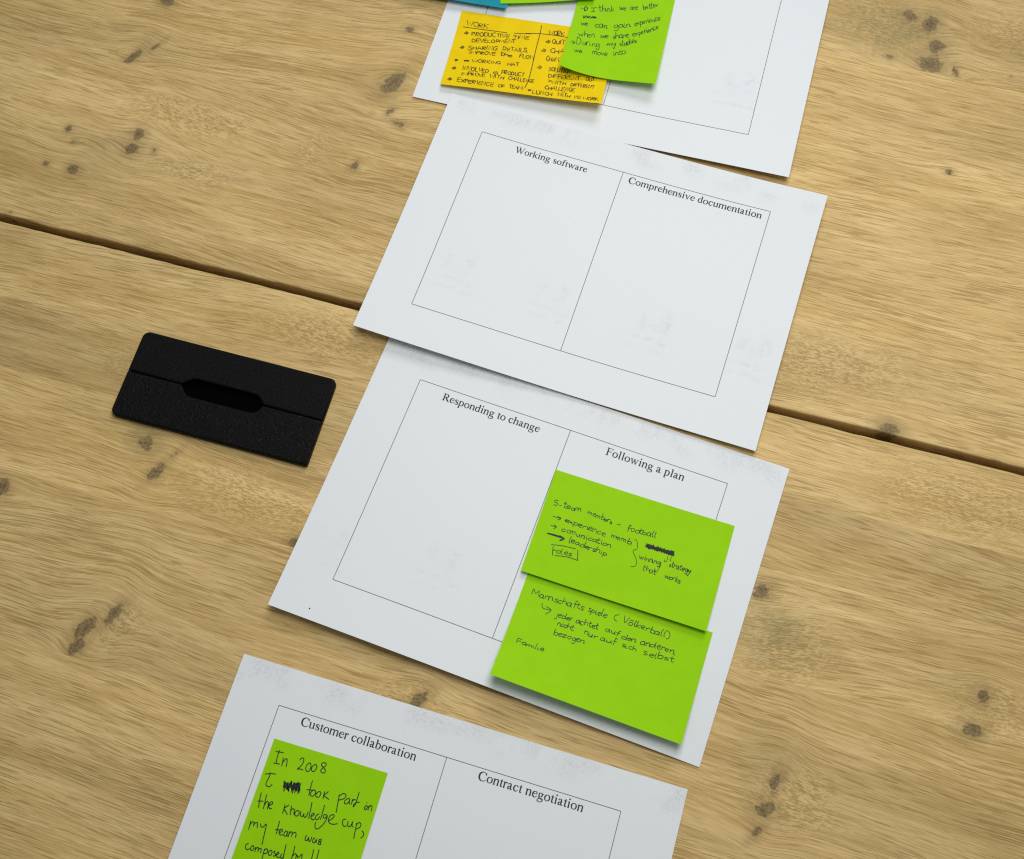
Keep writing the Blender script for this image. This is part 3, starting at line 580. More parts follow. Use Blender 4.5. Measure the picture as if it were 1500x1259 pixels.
'g2a': '46|176,424 164,424 151,423 140,423 132,426 127,432 124,441 124,449 126,455 132,457 142,455 152,454 160,455 166,459 171,465 174,472 174,478 172,485 168,492 162,498 156,501 149,501 142,498 134,494 126,491;40|193,479 238,477;52|273,398 273,411 274,425 274,438 275,449 276,460 278,471 279,480 281,487 283,491 285,493 287,493 290,493 294,492 298,489 304,485 308,482;50|255,436 305,429;49|304,464 317,464 330,464 342,464 350,462 353,458 353,452 351,446 348,443 344,442 338,442 332,444 326,446 321,448 316,452 312,456 309,460 308,463 308,467 309,470 311,474 313,479 316,484 319,488 324,490 331,489 338,486 347,481 355,477;47|420,461 415,460 410,458 405,458 400,458 393,458 385,460 378,462 373,465 371,469 371,474 372,479 375,483 379,487 384,489 390,491 395,492 400,490 405,488 409,484 413,479 415,472 417,463 419,455 419,452 419,456 418,464 418,474 418,481 420,485 422,487 425,489 428,491;39|427,437 435,479;46|434,451 437,446 440,441 443,437 446,434 451,434 455,434 459,436 462,441 464,448 464,458 464,469 464,480;50|468,454 471,448 473,441 476,435 480,432 485,432 490,433 496,436 500,441 501,447 500,456 499,465 498,474;41|601,434 600,470;39|604,453 607,449 610,444 613,440 616,438 620,438 623,439 626,442 628,446 629,451 629,458 629,466 629,473;44|627,453 632,449 637,444 641,440 645,439 649,440 652,443 654,447 655,451 655,456 654,462 653,468 652,474;40|679,456 687,455 696,454 704,454 709,452 712,449 713,446 713,442 711,440 708,437 704,435 699,434 694,434 690,436 687,439 683,443 680,447 678,452 677,457 676,462 677,467 680,471 684,475 689,478 694,480 699,480 704,478 710,476 715,475;48|723,449 719,484;39|717,462 723,459 729,456 735,453 740,452 743,451 745,452 747,455 748,458 748,464 747,472 745,480 744,488;47|750,462 754,459 758,454 762,451 766,450 769,451 772,453 775,457 777,462 777,467 775,474 774,481 772,488;43|805,395 804,406 803,418 801,430 800,441 799,452 798,463 797,473 797,483;45|800,463 804,457 808,450 811,444 816,442 821,443 827,446 833,452 837,457 838,462 836,469 834,475 832,480 829,484 826,486 822,488 818,489 813,489 808,488 803,487 798,486;43|840,482 850,481 860,480 869,479 876,478 879,476 879,473 879,471 877,468 875,466 872,464 868,462 864,462 858,464 851,467 845,471 841,475 840,478 841,480 843,482 846,485 849,489 852,494 856,498 860,501 865,501 869,500 874,499 878,498;52|890,452 883,497;46|885,466 890,462 895,457 900,453 905,451 910,451 914,453 918,456 922,459;46|953,484 949,481 944,478 940,475 936,473 933,474 930,476 928,478 927,480 927,482 929,484 931,486 934,488 937,490 942,491 946,493 949,495 952,497 954,499 956,501 955,503 952,505 947,507 942,508 937,509 933,508 929,507 926,506 922,505;45|1022,481 1074,479;51|1220,447 1214,444 1207,440 1201,438 1196,437 1194,437 1192,439 1191,443 1190,452 1190,468 1189,488 1189,511 1188,533;49|1178,482 1222,478;40|1250,463 1244,468 1236,472 1230,477 1226,483 1226,489 1227,497 1230,504 1233,509 1237,513 1242,517 1247,519 1252,518 1257,515 1263,509 1268,503 1271,497 1272,491 1271,484 1270,478 1267,474 1264,470 1260,468 1256,467 1252,465;44|1316,472 1309,475 1302,478 1295,482 1291,486 1290,492 1290,500 1292,508 1295,513 1299,516 1306,517 1313,517 1319,516 1325,514 1330,511 1335,507 1338,502 1340,497 1340,490 1338,484 1336,479 1332,475 1326,473 1320,470 1314,468;51|1353,435 1352,447 1351,459 1350,470 1349,480 1349,488 1349,495 1350,501 1352,505 1356,508 1362,509 1368,509 1372,509 1375,508 1376,507 1377,505 1379,503;48|1334,470 1383,459;43|1392,443 1390,450 1388,457 1386,465 1385,472 1386,480 1387,488 1388,496 1390,504;42|1386,488 1390,484 1393,480 1398,477 1403,475 1411,474 1421,474 1430,475 1437,477 1440,482 1440,487 1439,493 1437,498 1433,501 1428,503 1422,505 1416,506 1410,507 1403,507 1396,506 1389,506;40|1490,456 1486,455 1481,454 1476,453 1471,453 1466,456 1459,461 1453,466 1449,471 1447,477 1446,484 1446,491 1448,496 1452,500 1457,504 1462,506 1468,507 1472,505 1477,501 1481,495 1485,489 1488,480 1491,469 1494,459 1495,455 1496,461 1495,473 1495,485 1496,495 1498,499 1502,501 1507,502 1511,503;51|1529,410 1525,422 1521,434 1517,446 1515,457 1515,467 1517,477 1519,485 1522,492 1524,496 1527,498 1530,499 1533,501;50|1559,419 1557,430 1555,441 1554,452 1553,462 1553,472 1554,481 1555,490 1557,496 1560,499 1563,500 1566,500 1569,500;51|343,662 356,661 370,661 382,660 390,659 393,655 392,651 389,647 386,645 381,644 375,644 368,645 363,646 358,646 354,647 351,649 348,651 346,654 345,657 345,661 346,665 348,668 351,672 355,675 361,677 368,677 377,676 386,674 395,673;49|400,643 455,685;42|459,644 395,684;44|477,638 475,648 473,658 471,668 470,678 469,688 468,698 467,707 466,717;41|476,659 478,655 481,650 484,646 489,644 497,644 508,646 517,650 524,653 525,658 524,664 521,670 517,674 511,677 503,680 495,681 488,682 483,681 480,679 476,676 473,673;47|536,666 546,664 557,662 567,661 575,659 579,656 582,654 582,651 581,649 576,647 569,646 561,645 555,645 549,646 544,647 540,649 537,652 535,656 534,659 534,664 536,668 539,673 544,679 550,684 557,687 563,687 571,684 578,680 586,677;43|607,652 599,694;47|603,668 609,664 615,659 621,655 626,653 631,652 636,653 640,654 645,654;51|662,643 661,651 660,659 659,666 659,672 662,677 665,681 669,684 672,686 675,687 678,686 680,684 683,683;47|669,625 665,622;45|676,657 689,658 703,658 716,658 724,657 728,654 728,651 726,647 722,644 718,641 711,638 704,637 698,637 693,639 689,643 686,648 683,653 680,658 679,663 678,668 679,672 682,676 688,679 695,682 701,683 708,684 716,682 723,681 731,679;45|745,645 740,695;39|745,664 751,657 756,649 761,643 767,640 772,641 778,644 783,650 787,656 788,664 787,674 786,684 786,691 789,694 793,694 797,693 801,693;44|854,662 850,659 847,656 843,654 838,653 831,654 822,657 814,661 808,665 806,670 806,675 807,681 809,685 812,690 817,694 822,697 827,698 833,697 840,694 846,690 853,687;46|868,677 879,676 891,675 902,674 910,672 913,669 914,666 913,662 911,660 908,658 904,657 899,656 893,657 887,659 880,662 874,666 870,670 869,674 869,678 871,683 873,687 876,692 881,697 886,701 891,703 898,703 905,701 913,699 920,696;49|1002,645 1003,684;46|1004,660 1008,656 1012,652 1016,648 1020,646 1024,646 1027,647 1031,650 1033,655 1033,661 1033,670 1031,679 1031,688;42|1032,663 1038,658 1044,654 1050,650 1056,648 1060,647 1065,648 1068,650 1070,654 1070,660 1068,668 1066,677 1064,686;40|1076,665 1087,665 1098,666 1108,666 1116,666 1120,665 1122,663 1122,661 1121,659 1117,656 1111,653 1105,650 1099,649 1093,651 1088,655 1083,659 1079,663 1077,665 1077,668 1077,670 1079,673 1082,677 1086,681 1091,685 1097,688 1104,688 1111,687 1120,685 1128,683;44|1142,649 1141,689;49|1140,668 1145,662 1149,656 1154,651 1158,648 1163,648 1167,650 1170,654 1173,659 1174,665 1174,673 1174,682 1174,690;49|1171,669 1176,665 1182,660 1187,656 1191,654 1195,654 1198,655 1200,658 1201,662 1202,668 1202,675 1201,684 1200,692;51|1245,618 1242,628 1239,637 1236,646 1234,655 1232,663 1231,672 1230,680 1229,688;51|1237,670 1242,667 1246,664 1251,661 1256,659 1262,659 1270,660 1277,662 1282,665 1284,670 1283,675 1282,681 1279,685 1276,689 1272,693 1267,696 1262,698 1255,698 1247,697 1239,695 1231,694;45|1287,700 1297,700;48|395,794 390,790 385,786 379,783 373,781 366,782 358,785 350,788 345,792 342,796 341,801 341,806 343,811 347,814 352,817 358,820 364,821 371,820 379,817 386,814 394,811;42|443,770 435,775 427,779 419,783 414,788 413,795 414,802 416,809 419,814 424,816 430,818 436,818 442,817 448,816 453,813 458,809 462,805 463,800 462,793 460,787 458,782 453,779 448,776 442,774 437,772;41|460,773 464,816;48|464,787 469,782 474,778 478,774 482,772 485,772 488,774 490,778 492,783 493,789 494,798 494,807 495,816;42|493,787 498,782 503,776 507,772 512,769 516,770 520,773 524,778 526,783 527,790 527,798 527,807 526,816;42|550,784 550,790 550,797 550,803 551,809 553,814 555,818 558,821 561,823 565,823 570,823 575,821 580,817 584,809 587,797 590,787 593,782 594,786 594,795 594,806 595,814 598,819 603,821 608,823 613,825;51|616,781 620,821;51|621,797 626,794 631,790 636,786 641,784 647,783 653,783 659,785 662,789 662,797 660,808 657,819 656,826 658,828 662,826 666,823 670,820;43|690,782 689,789 688,796 688,803 688,809 688,814 689,817 690,819 692,820 696,820 701,818 706,815 710,813;52|697,762 691,758;43|769,789 764,787 760,785 755,784 750,784 743,785 736,787 730,790 725,793 721,797 719,802 718,807 718,811 721,814 726,818 732,821 739,822 745,821 752,819 759,816 766,813;40|830,787 824,785 818,783 812,781 806,781 798,783 789,787 782,791 777,796 775,801 776,806 778,812 781,816 785,818 790,819 796,819 801,818 806,817 811,815 816,812 820,808 822,801 823,792 824,784 825,781 827,786 828,796 829,808 831,816 834,819 837,821 840,821 843,822;50|854,750 852,760 850,770 848,780 848,789 848,797 850,804 851,810 854,815 856,819 859,821 863,822 867,822 871,822 875,820 879,818 884,816;48|836,776 879,775;41|900,771 900,781 900,791 900,800 901,808 901,813 902,816 904,818 906,819 909,819 913,817 917,816 921,814;44|904,754 904,749;43|952,788 944,791 936,794 929,798 924,801 923,806 925,812 928,817 932,820 935,823 939,824 944,825 949,824 954,822 960,819 965,816 969,812 971,808 972,803 972,798 970,794 966,792 961,791 955,790 949,789;44|984,784 987,822;44|987,799 992,796 997,793 1002,790 1007,788 1012,787 1018,786 1024,787 1028,789 1029,796 1029,805 1029,814 1030,820 1033,822 1036,821 1040,819 1044,818;49|495,848 493,859 490,870 488,881 487,892 485,904 484,916 484,926 485,934 488,939 493,941 499,942 504,944;49|506,909 518,908 531,906 543,904 551,902 555,900 557,898 557,896 555,894 550,892 543,889 535,886 528,886 523,887 519,890 516,893 513,897 511,902 509,906 509,911 510,916 514,921 520,925 526,930 532,932 538,932 545,931 551,929 558,927;45|620,904 615,903 611,901 607,900 602,900 594,900 586,902 578,905 573,908 571,912 571,918 573,924 575,928 578,931 583,933 587,934 592,934 598,933 603,930 609,927 613,922 616,916 619,907 621,900 622,897 622,902 620,911 619,922 620,929 623,933 628,935 633,935 638,936;44|693,916 688,912 682,907 677,903 672,901 665,902 658,905 651,909 647,913 644,918 643,925 643,931 645,935 649,940 655,943 661,946 668,945 674,943 680,939 686,933 691,923 695,906 699,882 702,862 703,851 703,855 702,869 700,886 699,901 699,913 699,925 700,937 700,945 701,948 702,949 703,948 704,947;52|713,927 725,926 738,925 749,924 757,923 759,921 758,919 755,917 752,915 749,913 744,911 739,910 734,910 728,912 722,915 717,918 713,921 711,924 711,927 713,930 715,933 718,936 723,940 728,943 734,946 740,946 747,945 755,944 762,943;45|763,911 765,954;44|764,924 768,920 773,916 777,912 782,911 788,911 793,913 799,916 805,918;52|855,914 850,912 844,910 839,908 834,908 830,910 826,913 822,916 821,919 821,921 822,923 825,924 829,926 833,929 839,932 845,935 850,937 853,940 854,941 855,943 854,945 851,946 845,948 840,949 834,949 829,949 824,948 819,947 814,946;50|876,867 872,877 868,887 865,897 863,907 862,917 863,927 864,937 865,947;45|863,923 870,918 877,912 884,907 890,904 896,903 902,903 906,905 910,908 913,912 914,918 915,924 916,930 915,935 914,939 913,944 912,948;40|937,917 937,922 937,928 937,933 937,938 938,943 938,947 940,951 941,954 944,953 948,951 952,947 956,945;44|944,897 942,895;40|972,916 971,926 970,936 969,945 968,955 966,963 964,971 962,978 959,986;50|961,930 967,926 974,922 980,919 987,918 994,920 1003,924 1010,928 1014,933 1015,937 1013,941 1010,945 1006,949 1000,951 993,953 986,955 980,955 976,955 973,952 970,950 967,948;46|313,1100 318,1143;49|316,1118 320,1114 324,1109 328,1104 333,1101 339,1100 346,1101 352,1101 359,1102;46|392,1091 386,1094 379,1096 373,1099 369,1103 368,1109 368,1116 371,1123 374,1128 379,1130 386,1129 393,1128 399,1127 404,1125 409,1123 412,1120 415,1116 417,1110 418,1104 418,1098 416,1093 413,1092 407,1091 401,1092 396,1092;43|434,1051 432,1061 430,1070 428,1079 427,1088 428,1098 430,1108 432,1118 436,1124 440,1127 445,1127 450,1126 455,1126;44|475,1095 484,1094 494,1093 504,1091 510,1089 513,1086 514,1083 513,1079 512,1076 508,1074 504,1072 498,1072 493,1073 488,1076 483,1081 478,1087 475,1092 472,1096 471,1100 471,1103 472,1107 477,1111 484,1114 491,1117 498,1118 505,1117 512,1114 519,1110 526,1107;48|571,1078 565,1077 558,1076 552,1075 547,1075 543,1077 541,1079 539,1082 538,1084 538,1087 540,1089 542,1091 545,1093 550,1095 557,1097 563,1099 568,1100 570,1101 571,1102 571,1103 569,1104 566,1107 562,1110 557,1113 552,1115 548,1116 542,1116 537,1115 532,1115;41|1435,802 1440,814 1445,828 1449,839 1453,845 1456,840 1459,829 1461,817 1464,812 1467,819 1471,832 1475,845 1480,850 1484,843 1488,831 1492,815 1497,800;51|1517,797 1516,805 1515,814 1514,822 1514,829 1515,834 1516,838 1517,840 1519,842 1521,842 1524,840 1527,838 1529,836;41|1517,778 1520,773;40|1536,811 1534,852;42|1535,826 1539,822 1544,818 1548,814 1552,812 1557,813 1562,815 1566,819 1569,823 1569,829 1567,837 1566,844 1565,849 1567,850 1569,848 1573,845 1576,843;49|1585,800 1581,844;47|1584,816 1588,811 1592,805 1595,801 1599,798 1603,799 1608,801 1611,805 1614,810 1615,818 1615,828 1614,837 1614,843 1616,845 1617,844 1619,842 1621,841;47|1624,807 1623,815 1621,822 1620,830 1621,836 1623,841 1626,844 1630,847 1633,849 1635,849 1636,848 1638,847 1639,845;41|1630,790 1631,787;50|1646,809 1644,845;53|1644,818 1648,815 1653,811 1657,808 1661,806 1665,806 1669,808 1672,810 1675,813 1676,819 1675,826 1675,833 1675,838 1677,840 1679,841 1681,840 1683,840;50|1728,811 1725,809 1723,806 1721,804 1717,803 1712,804 1706,807 1700,810 1696,814 1695,820 1695,827 1696,833 1698,838 1701,840 1705,840 1709,839 1713,837 1717,833 1722,828 1726,822 1729,818 1731,812 1731,806 1731,802 1731,804 1731,813 1730,829 1730,846 1728,859 1726,867 1724,873 1720,876 1717,878 1712,877 1706,874 1701,870 1695,866;44|1872,795 1869,795 1866,794 1863,793 1861,793 1858,795 1855,797 1853,800 1851,802 1851,804 1851,805 1852,807 1854,808 1858,809 1862,809 1867,810 1870,811 1872,814 1873,817 1873,821 1872,824 1870,825 1866,825 1862,825 1858,826 1856,826 1853,827 1850,827 1848,828;52|1890,744 1889,755 1889,766 1888,777 1888,787 1888,796 1889,804 1889,811 1890,816 1892,819 1894,821 1897,822 1899,822 1901,821 1903,821 1905,819 1907,818;45|1878,774 1909,773;44|1914,778 1909,823;49|1914,795 1917,791 1919,786 1922,781 1925,779 1929,778 1933,780 1938,781 1942,783;46|1975,787 1973,784 1971,782 1968,780 1965,780 1960,782 1954,786 1948,791 1944,796 1943,802 1943,807 1945,813 1946,818 1949,822 1952,826 1956,828 1959,829 1962,827 1965,823 1968,819 1970,813 1971,805 1973,794 1974,785 1975,782 1975,787 1975,797 1974,809 1975,818 1977,822 1980,825 1983,826 1986,829;43|2003,749 2001,759 1998,771 1996,781 1995,790 1995,798 1995,805 1997,810 1998,815 2000,818 2002,820 2004,821 2006,822 2009,822 2013,821 2016,820 2020,819;42|1984,779 2019,771;50|2023,807 2032,805 2041,804 2049,802 2055,800 2058,797 2058,794 2056,791 2055,789 2052,787 2048,785 2044,784 2040,784 2036,785 2032,787 2029,790 2026,794 2024,798 2024,804 2023,810 2025,815 2027,819 2031,823 2035,826 2039,828 2043,827 2048,826 2052,824 2056,822;51|2101,790 2097,788 2093,785 2089,783 2084,783 2079,784 2072,787 2067,791 2064,795 2064,800 2066,805 2069,810 2072,814 2075,817 2077,820 2080,821 2083,820 2087,816 2091,810 2095,803 2097,797 2099,792 2100,787 2100,784 2100,787 2100,796 2100,811 2099,827 2098,839 2096,846 2093,851 2090,854 2086,855 2082,855 2077,852 2072,849 2067,846;50|2108,782 2109,790 2110,799 2111,806 2112,812 2114,815 2117,817 2119,816 2123,814 2128,806 2134,795 2139,786 2142,783 2141,792 2137,808 2132,826 2128,841 2124,852 2120,861 2116,868 2112,873 2109,872 2106,868 2104,862 2101,857;52|2145,825 2148,820;40|1546,905 1544,916 1541,928 1539,939 1538,949 1537,960 1536,970 1537,978 1538,985 1540,989 1542,991 1545,992 1548,992 1551,991 1554,990 1556,988 1559,987;44|1524,935 1566,937;43|1582,903 1580,913 1578,923 1576,932 1575,942 1574,953 1575,963 1576,973 1576,984;42|1575,965 1580,960 1584,953 1589,948 1593,944 1598,943 1602,943 1606,945 1609,948 1612,951 1613,955 1615,959 1616,964 1616,969 1616,975 1615,981 1615,986;43|1663,950 1658,948 1653,946 1648,945 1643,945 1638,947 1632,950 1627,954 1623,958 1621,964 1620,971 1620,977 1621,983 1622,987 1625,991 1628,994 1631,995 1636,994 1641,991 1646,986 1651,981 1655,972 1658,960 1660,949 1661,945 1661,950 1659,961 1657,973 1656,983 1658,987 1660,990 1664,992 1666,994;44|1694,930 1691,939 1689,949 1687,959 1686,967 1686,974 1687,981 1688,986 1689,990 1691,993 1693,994 1695,994 1698,994 1701,994 1704,993 1708,991 1712,990;42|1672,955 1715,953;46|1839,954 1841,966 1842,978 1844,989 1846,993 1850,989 1855,977 1859,966 1864,961 1868,967 1872,980 1876,992 1879,997 1883,992 1886,981 1890,968 1893,955;52|1920,961 1915,963 1910,965 1905,967 1902,971 1901,977 1901,984 1902,991 1903,996 1906,998 1909,998 1913,998 1917,997 1922,995 1926,994 1931,991 1934,988 1936,984 1937,978 1938,973 1937,968 1934,965 1930,963 1926,961 1921,959;44|1944,955 1938,991;50|1945,965 1949,962 1952,957 1955,954 1958,952 1962,952 1966,953 1969,955 1973,957;49|1991,925 1980,1004;44|2017,959 2008,965 1998,971 1989,977 1986,982 1990,988 1999,994 2009,999 2019,1005;51|2052,970 2047,970 2043,969 2038,969 2034,969 2030,970 2027,971 2024,973 2023,975 2023,977 2025,980 2027,983 2030,985 2033,986 2036,987 2039,988 2042,989 2044,992 2046,995 2047,999 2047,1001 2045,1004 2042,1006 2038,1008 2035,1009 2031,1008 2028,1007 2024,1006 2020,1004;42|2062,1005 2064,1004;46|169,660 183,659 196,658 210,656 224,656 237,655 251,655 265,655 279,655;46|230,636 245,640 262,644 276,648 282,654 279,662 268,671 253,681 241,690;46|181,792 190,791 199,791 208,790 217,790 227,790 237,790 247,790 257,790;46|216,767 229,772 243,777 254,782 260,789 258,797 251,806 241,816 233,826;46|269,1045 307,1037 345,1028 383,1019 424,1012 466,1007 511,1002 556,998 601,994;46|630,1000 635,1017 640,1035 644,1052 649,1070 654,1087 659,1105 664,1123 669,1141;46|359,1174 401,1165 443,1155 485,1146 525,1139 564,1137 602,1137 639,1138 677,1139;46|304,1059 306,1074 308,1089 311,1104 314,1119 318,1135 322,1151 327,1167 332,1183;46|169,907 197,904 225,901 253,898 283,897 313,897 344,899 376,902 407,904;46|335,887 357,892 382,896 403,902 413,909 409,921 395,934 377,949 361,963;46|170,910 198,908 227,906 255,904 284,903 315,903 346,904 377,905 408,906;46|337,893 359,896 383,899 403,903 413,909 409,919 394,931 376,944 360,957;46|171,913 200,912 228,910 257,909 286,909 317,908 347,909 378,909 409,909;46|338,899 360,901 384,902 404,905 413,909 408,918 393,928 375,940 358,951;46|172,916 201,915 230,915 259,915 288,914 318,914 349,913 380,913 410,912;46|340,904 362,905 385,905 404,906 413,909 408,916 393,925 373,936 356,945;37|1304,621 1311,618 1318,614 1324,612 1331,612 1337,616 1343,623 1350,632 1356,643 1362,659 1368,679 1373,699 1376,714 1377,724 1375,730 1372,734 1368,739 1361,745 1351,750 1343,755 1337,761 1335,767 1336,774 1339,782 1344,792 1353,803 1364,816 1377,830 1388,843 1397,857 1406,871 1414,885 1420,899 1424,913 1426,927 1426,941 1425,952 1421,961 1415,967 1408,973 1400,977 1393,980 1384,982 1375,984 1366,985;37|1794,695 1797,703 1800,709 1802,717 1803,726 1802,737 1801,750 1798,763 1795,772 1790,778 1783,781 1776,782 1771,780 1769,776 1769,768 1769,759 1770,750;37|1846,684 1845,694 1843,704 1842,714 1842,723 1843,732 1845,740 1847,748 1848,757;37|1740,840 1736,859 1732,878 1728,896 1724,912 1720,927 1715,941 1711,952 1706,958 1699,959 1692,955 1685,948 1680,941 1678,934 1679,926 1680,918 1681,910;46|1472,614 1480,630 1488,647 1495,661 1501,666 1507,658 1511,639 1515,621 1516,613 1512,622 1506,641 1499,660 1497,669 1500,659 1507,638 1514,617 1517,607 1514,616 1508,636 1501,656 1500,665 1507,658 1518,641 1530,623 1540,614 1545,619 1549,633 1552,647 1554,653 1555,646 1555,632 1556,617 1557,611 1561,618 1567,634 1572,649 1575,656 1574,646 1570,628 1567,610 1568,601 1575,610 1585,628 1596,646 1606,656 1612,650 1618,636 1622,621 1624,614 1623,621 1618,636 1614,650 1613,655 1617,645 1624,626 1632,608 1638,599 1641,608 1643,627 1644,647 1647,655 1653,647 1660,628 1666,609 1670,601 1670,610 1667,630 1663,650 1662,660 1665,655 1670,639 1674,623 1677,615 1676,619 1672,631 1668,643 1668,648 1674,642 1684,628 1694,615 1703,610 1710,619 1717,637 1722,653 1727,660 1729,650 1730,630 1730,610 1731,600 1730,607 1729,624 1729,641 1732,650 1743,642 1759,626 1773,610 1781,603 1777,610 1765,627 1753,644 1750,652 1759,647 1777,633 1796,619 1809,611 1815,617 1817,629 1817,642 1818,646 1823,639 1829,623 1833,608 1832,602 1824,610 1810,626 1797,643 1791,650 1793,642 1801,625 1812,608 1822,601 1833,611 1845,631 1856,651 1861,660 1858,651 1848,631 1838,611 1833,601 1837,605 1845,618 1856,633 1865,647;46|1862,643 1472,640 1869,629 1469,617 1866,651 1469,656 1866,618 1472,649 1864,606 1477,649 1864,607;46|1504,613 1501,627 1499,643 1496,656 1495,662 1495,656 1495,640 1496,625 1498,619 1501,627 1506,644 1509,661 1510,668 1507,659 1500,640 1495,621 1493,611 1499,619 1509,636 1520,653 1530,662 1538,656 1546,641 1552,626 1555,620 1552,628 1544,646 1537,663 1532,669 1530,659 1529,639 1531,619 1536,609 1546,617 1559,635 1574,654 1587,663 1599,655 1612,638 1622,621 1625,614 1616,623 1600,643 1582,662 1571,672 1569,664 1572,647 1579,629 1586,620 1596,628 1609,646 1622,663 1635,669 1647,659 1660,639 1670,618 1674,609 1668,618 1654,638 1640,658 1631,667 1628,659 1629,640 1633,620 1637,611 1645,620 1656,640 1666,660 1672,669 1671,661 1665,643 1660,625 1659,615 1665,621 1675,636 1687,651 1697,657 1705,648 1712,629 1719,612 1725,605 1731,617 1737,640 1742,663 1742,674 1736,665 1724,644 1713,622 1709,612 1715,619 1728,637 1742,655 1754,664 1764,656 1774,639 1780,622 1782,615 1775,623 1760,641 1747,659 1743,667 1754,660 1774,642 1795,624 1810,615 1812,622 1809,636 1805,651 1805,657 1814,648 1827,629 1839,611 1842,603 1832,614 1811,635 1793,657 1786,667 1798,659 1824,640 1849,621 1863,612 1857,621 1840,640 1823,659 1814,668 1820,660 1833,643 1848,624 1856,615 1856,619 1850,631 1843,645 1836,658;46|1867,654 1476,645 1871,631 1469,655 1862,645 1480,643 1865,654 1471,665 1871,648 1472,620 1874,639;46|1477,626 1488,640 1499,654 1509,666 1517,670 1521,662 1523,645 1524,628 1525,621 1527,629 1530,646 1532,664 1534,673 1534,667 1534,653 1534,638 1532,632 1530,641 1527,658 1523,675 1521,682 1520,673 1520,653 1520,633 1521,625 1522,633 1523,653 1525,673 1531,682 1541,675 1556,658 1570,640 1583,632 1592,639 1601,655 1607,671 1611,678 1612,671 1609,656 1607,640 1607,633 1612,640 1620,656 1628,672 1631,679 1628,672 1621,657 1614,641 1612,633 1619,638 1630,651 1642,665 1651,670 1657,662 1662,645 1664,629 1665,622 1662,631 1656,649 1650,666 1647,674 1645,666 1645,649 1647,632 1653,624 1665,632 1682,650 1698,668 1707,676 1705,667 1696,648 1686,629 1684,620 1694,627 1710,644 1727,661 1737,668 1737,660 1731,642 1724,624 1720,616 1722,624 1726,643 1730,661 1731,669 1728,662 1723,645 1718,628 1718,620 1725,627 1738,642 1750,658 1756,666 1754,660 1746,647 1738,633 1736,627 1743,635 1756,650 1770,666 1779,673 1780,666 1776,650 1773,635 1773,628 1779,637 1789,654 1799,672 1805,679 1806,670 1804,652 1801,633 1803,624 1809,630 1818,646 1828,663 1837,671 1843,665 1849,652 1853,638 1854,632 1851,639 1843,654 1835,668 1830,675 1827,668 1827,653 1828,638 1832,631 1839,636 1849,647 1860,662 1870,674;46|1875,655 1482,642 1876,666 1472,641 1867,662 1480,629 1872,658 1480,631 1871,635 1475,660 1875,640',
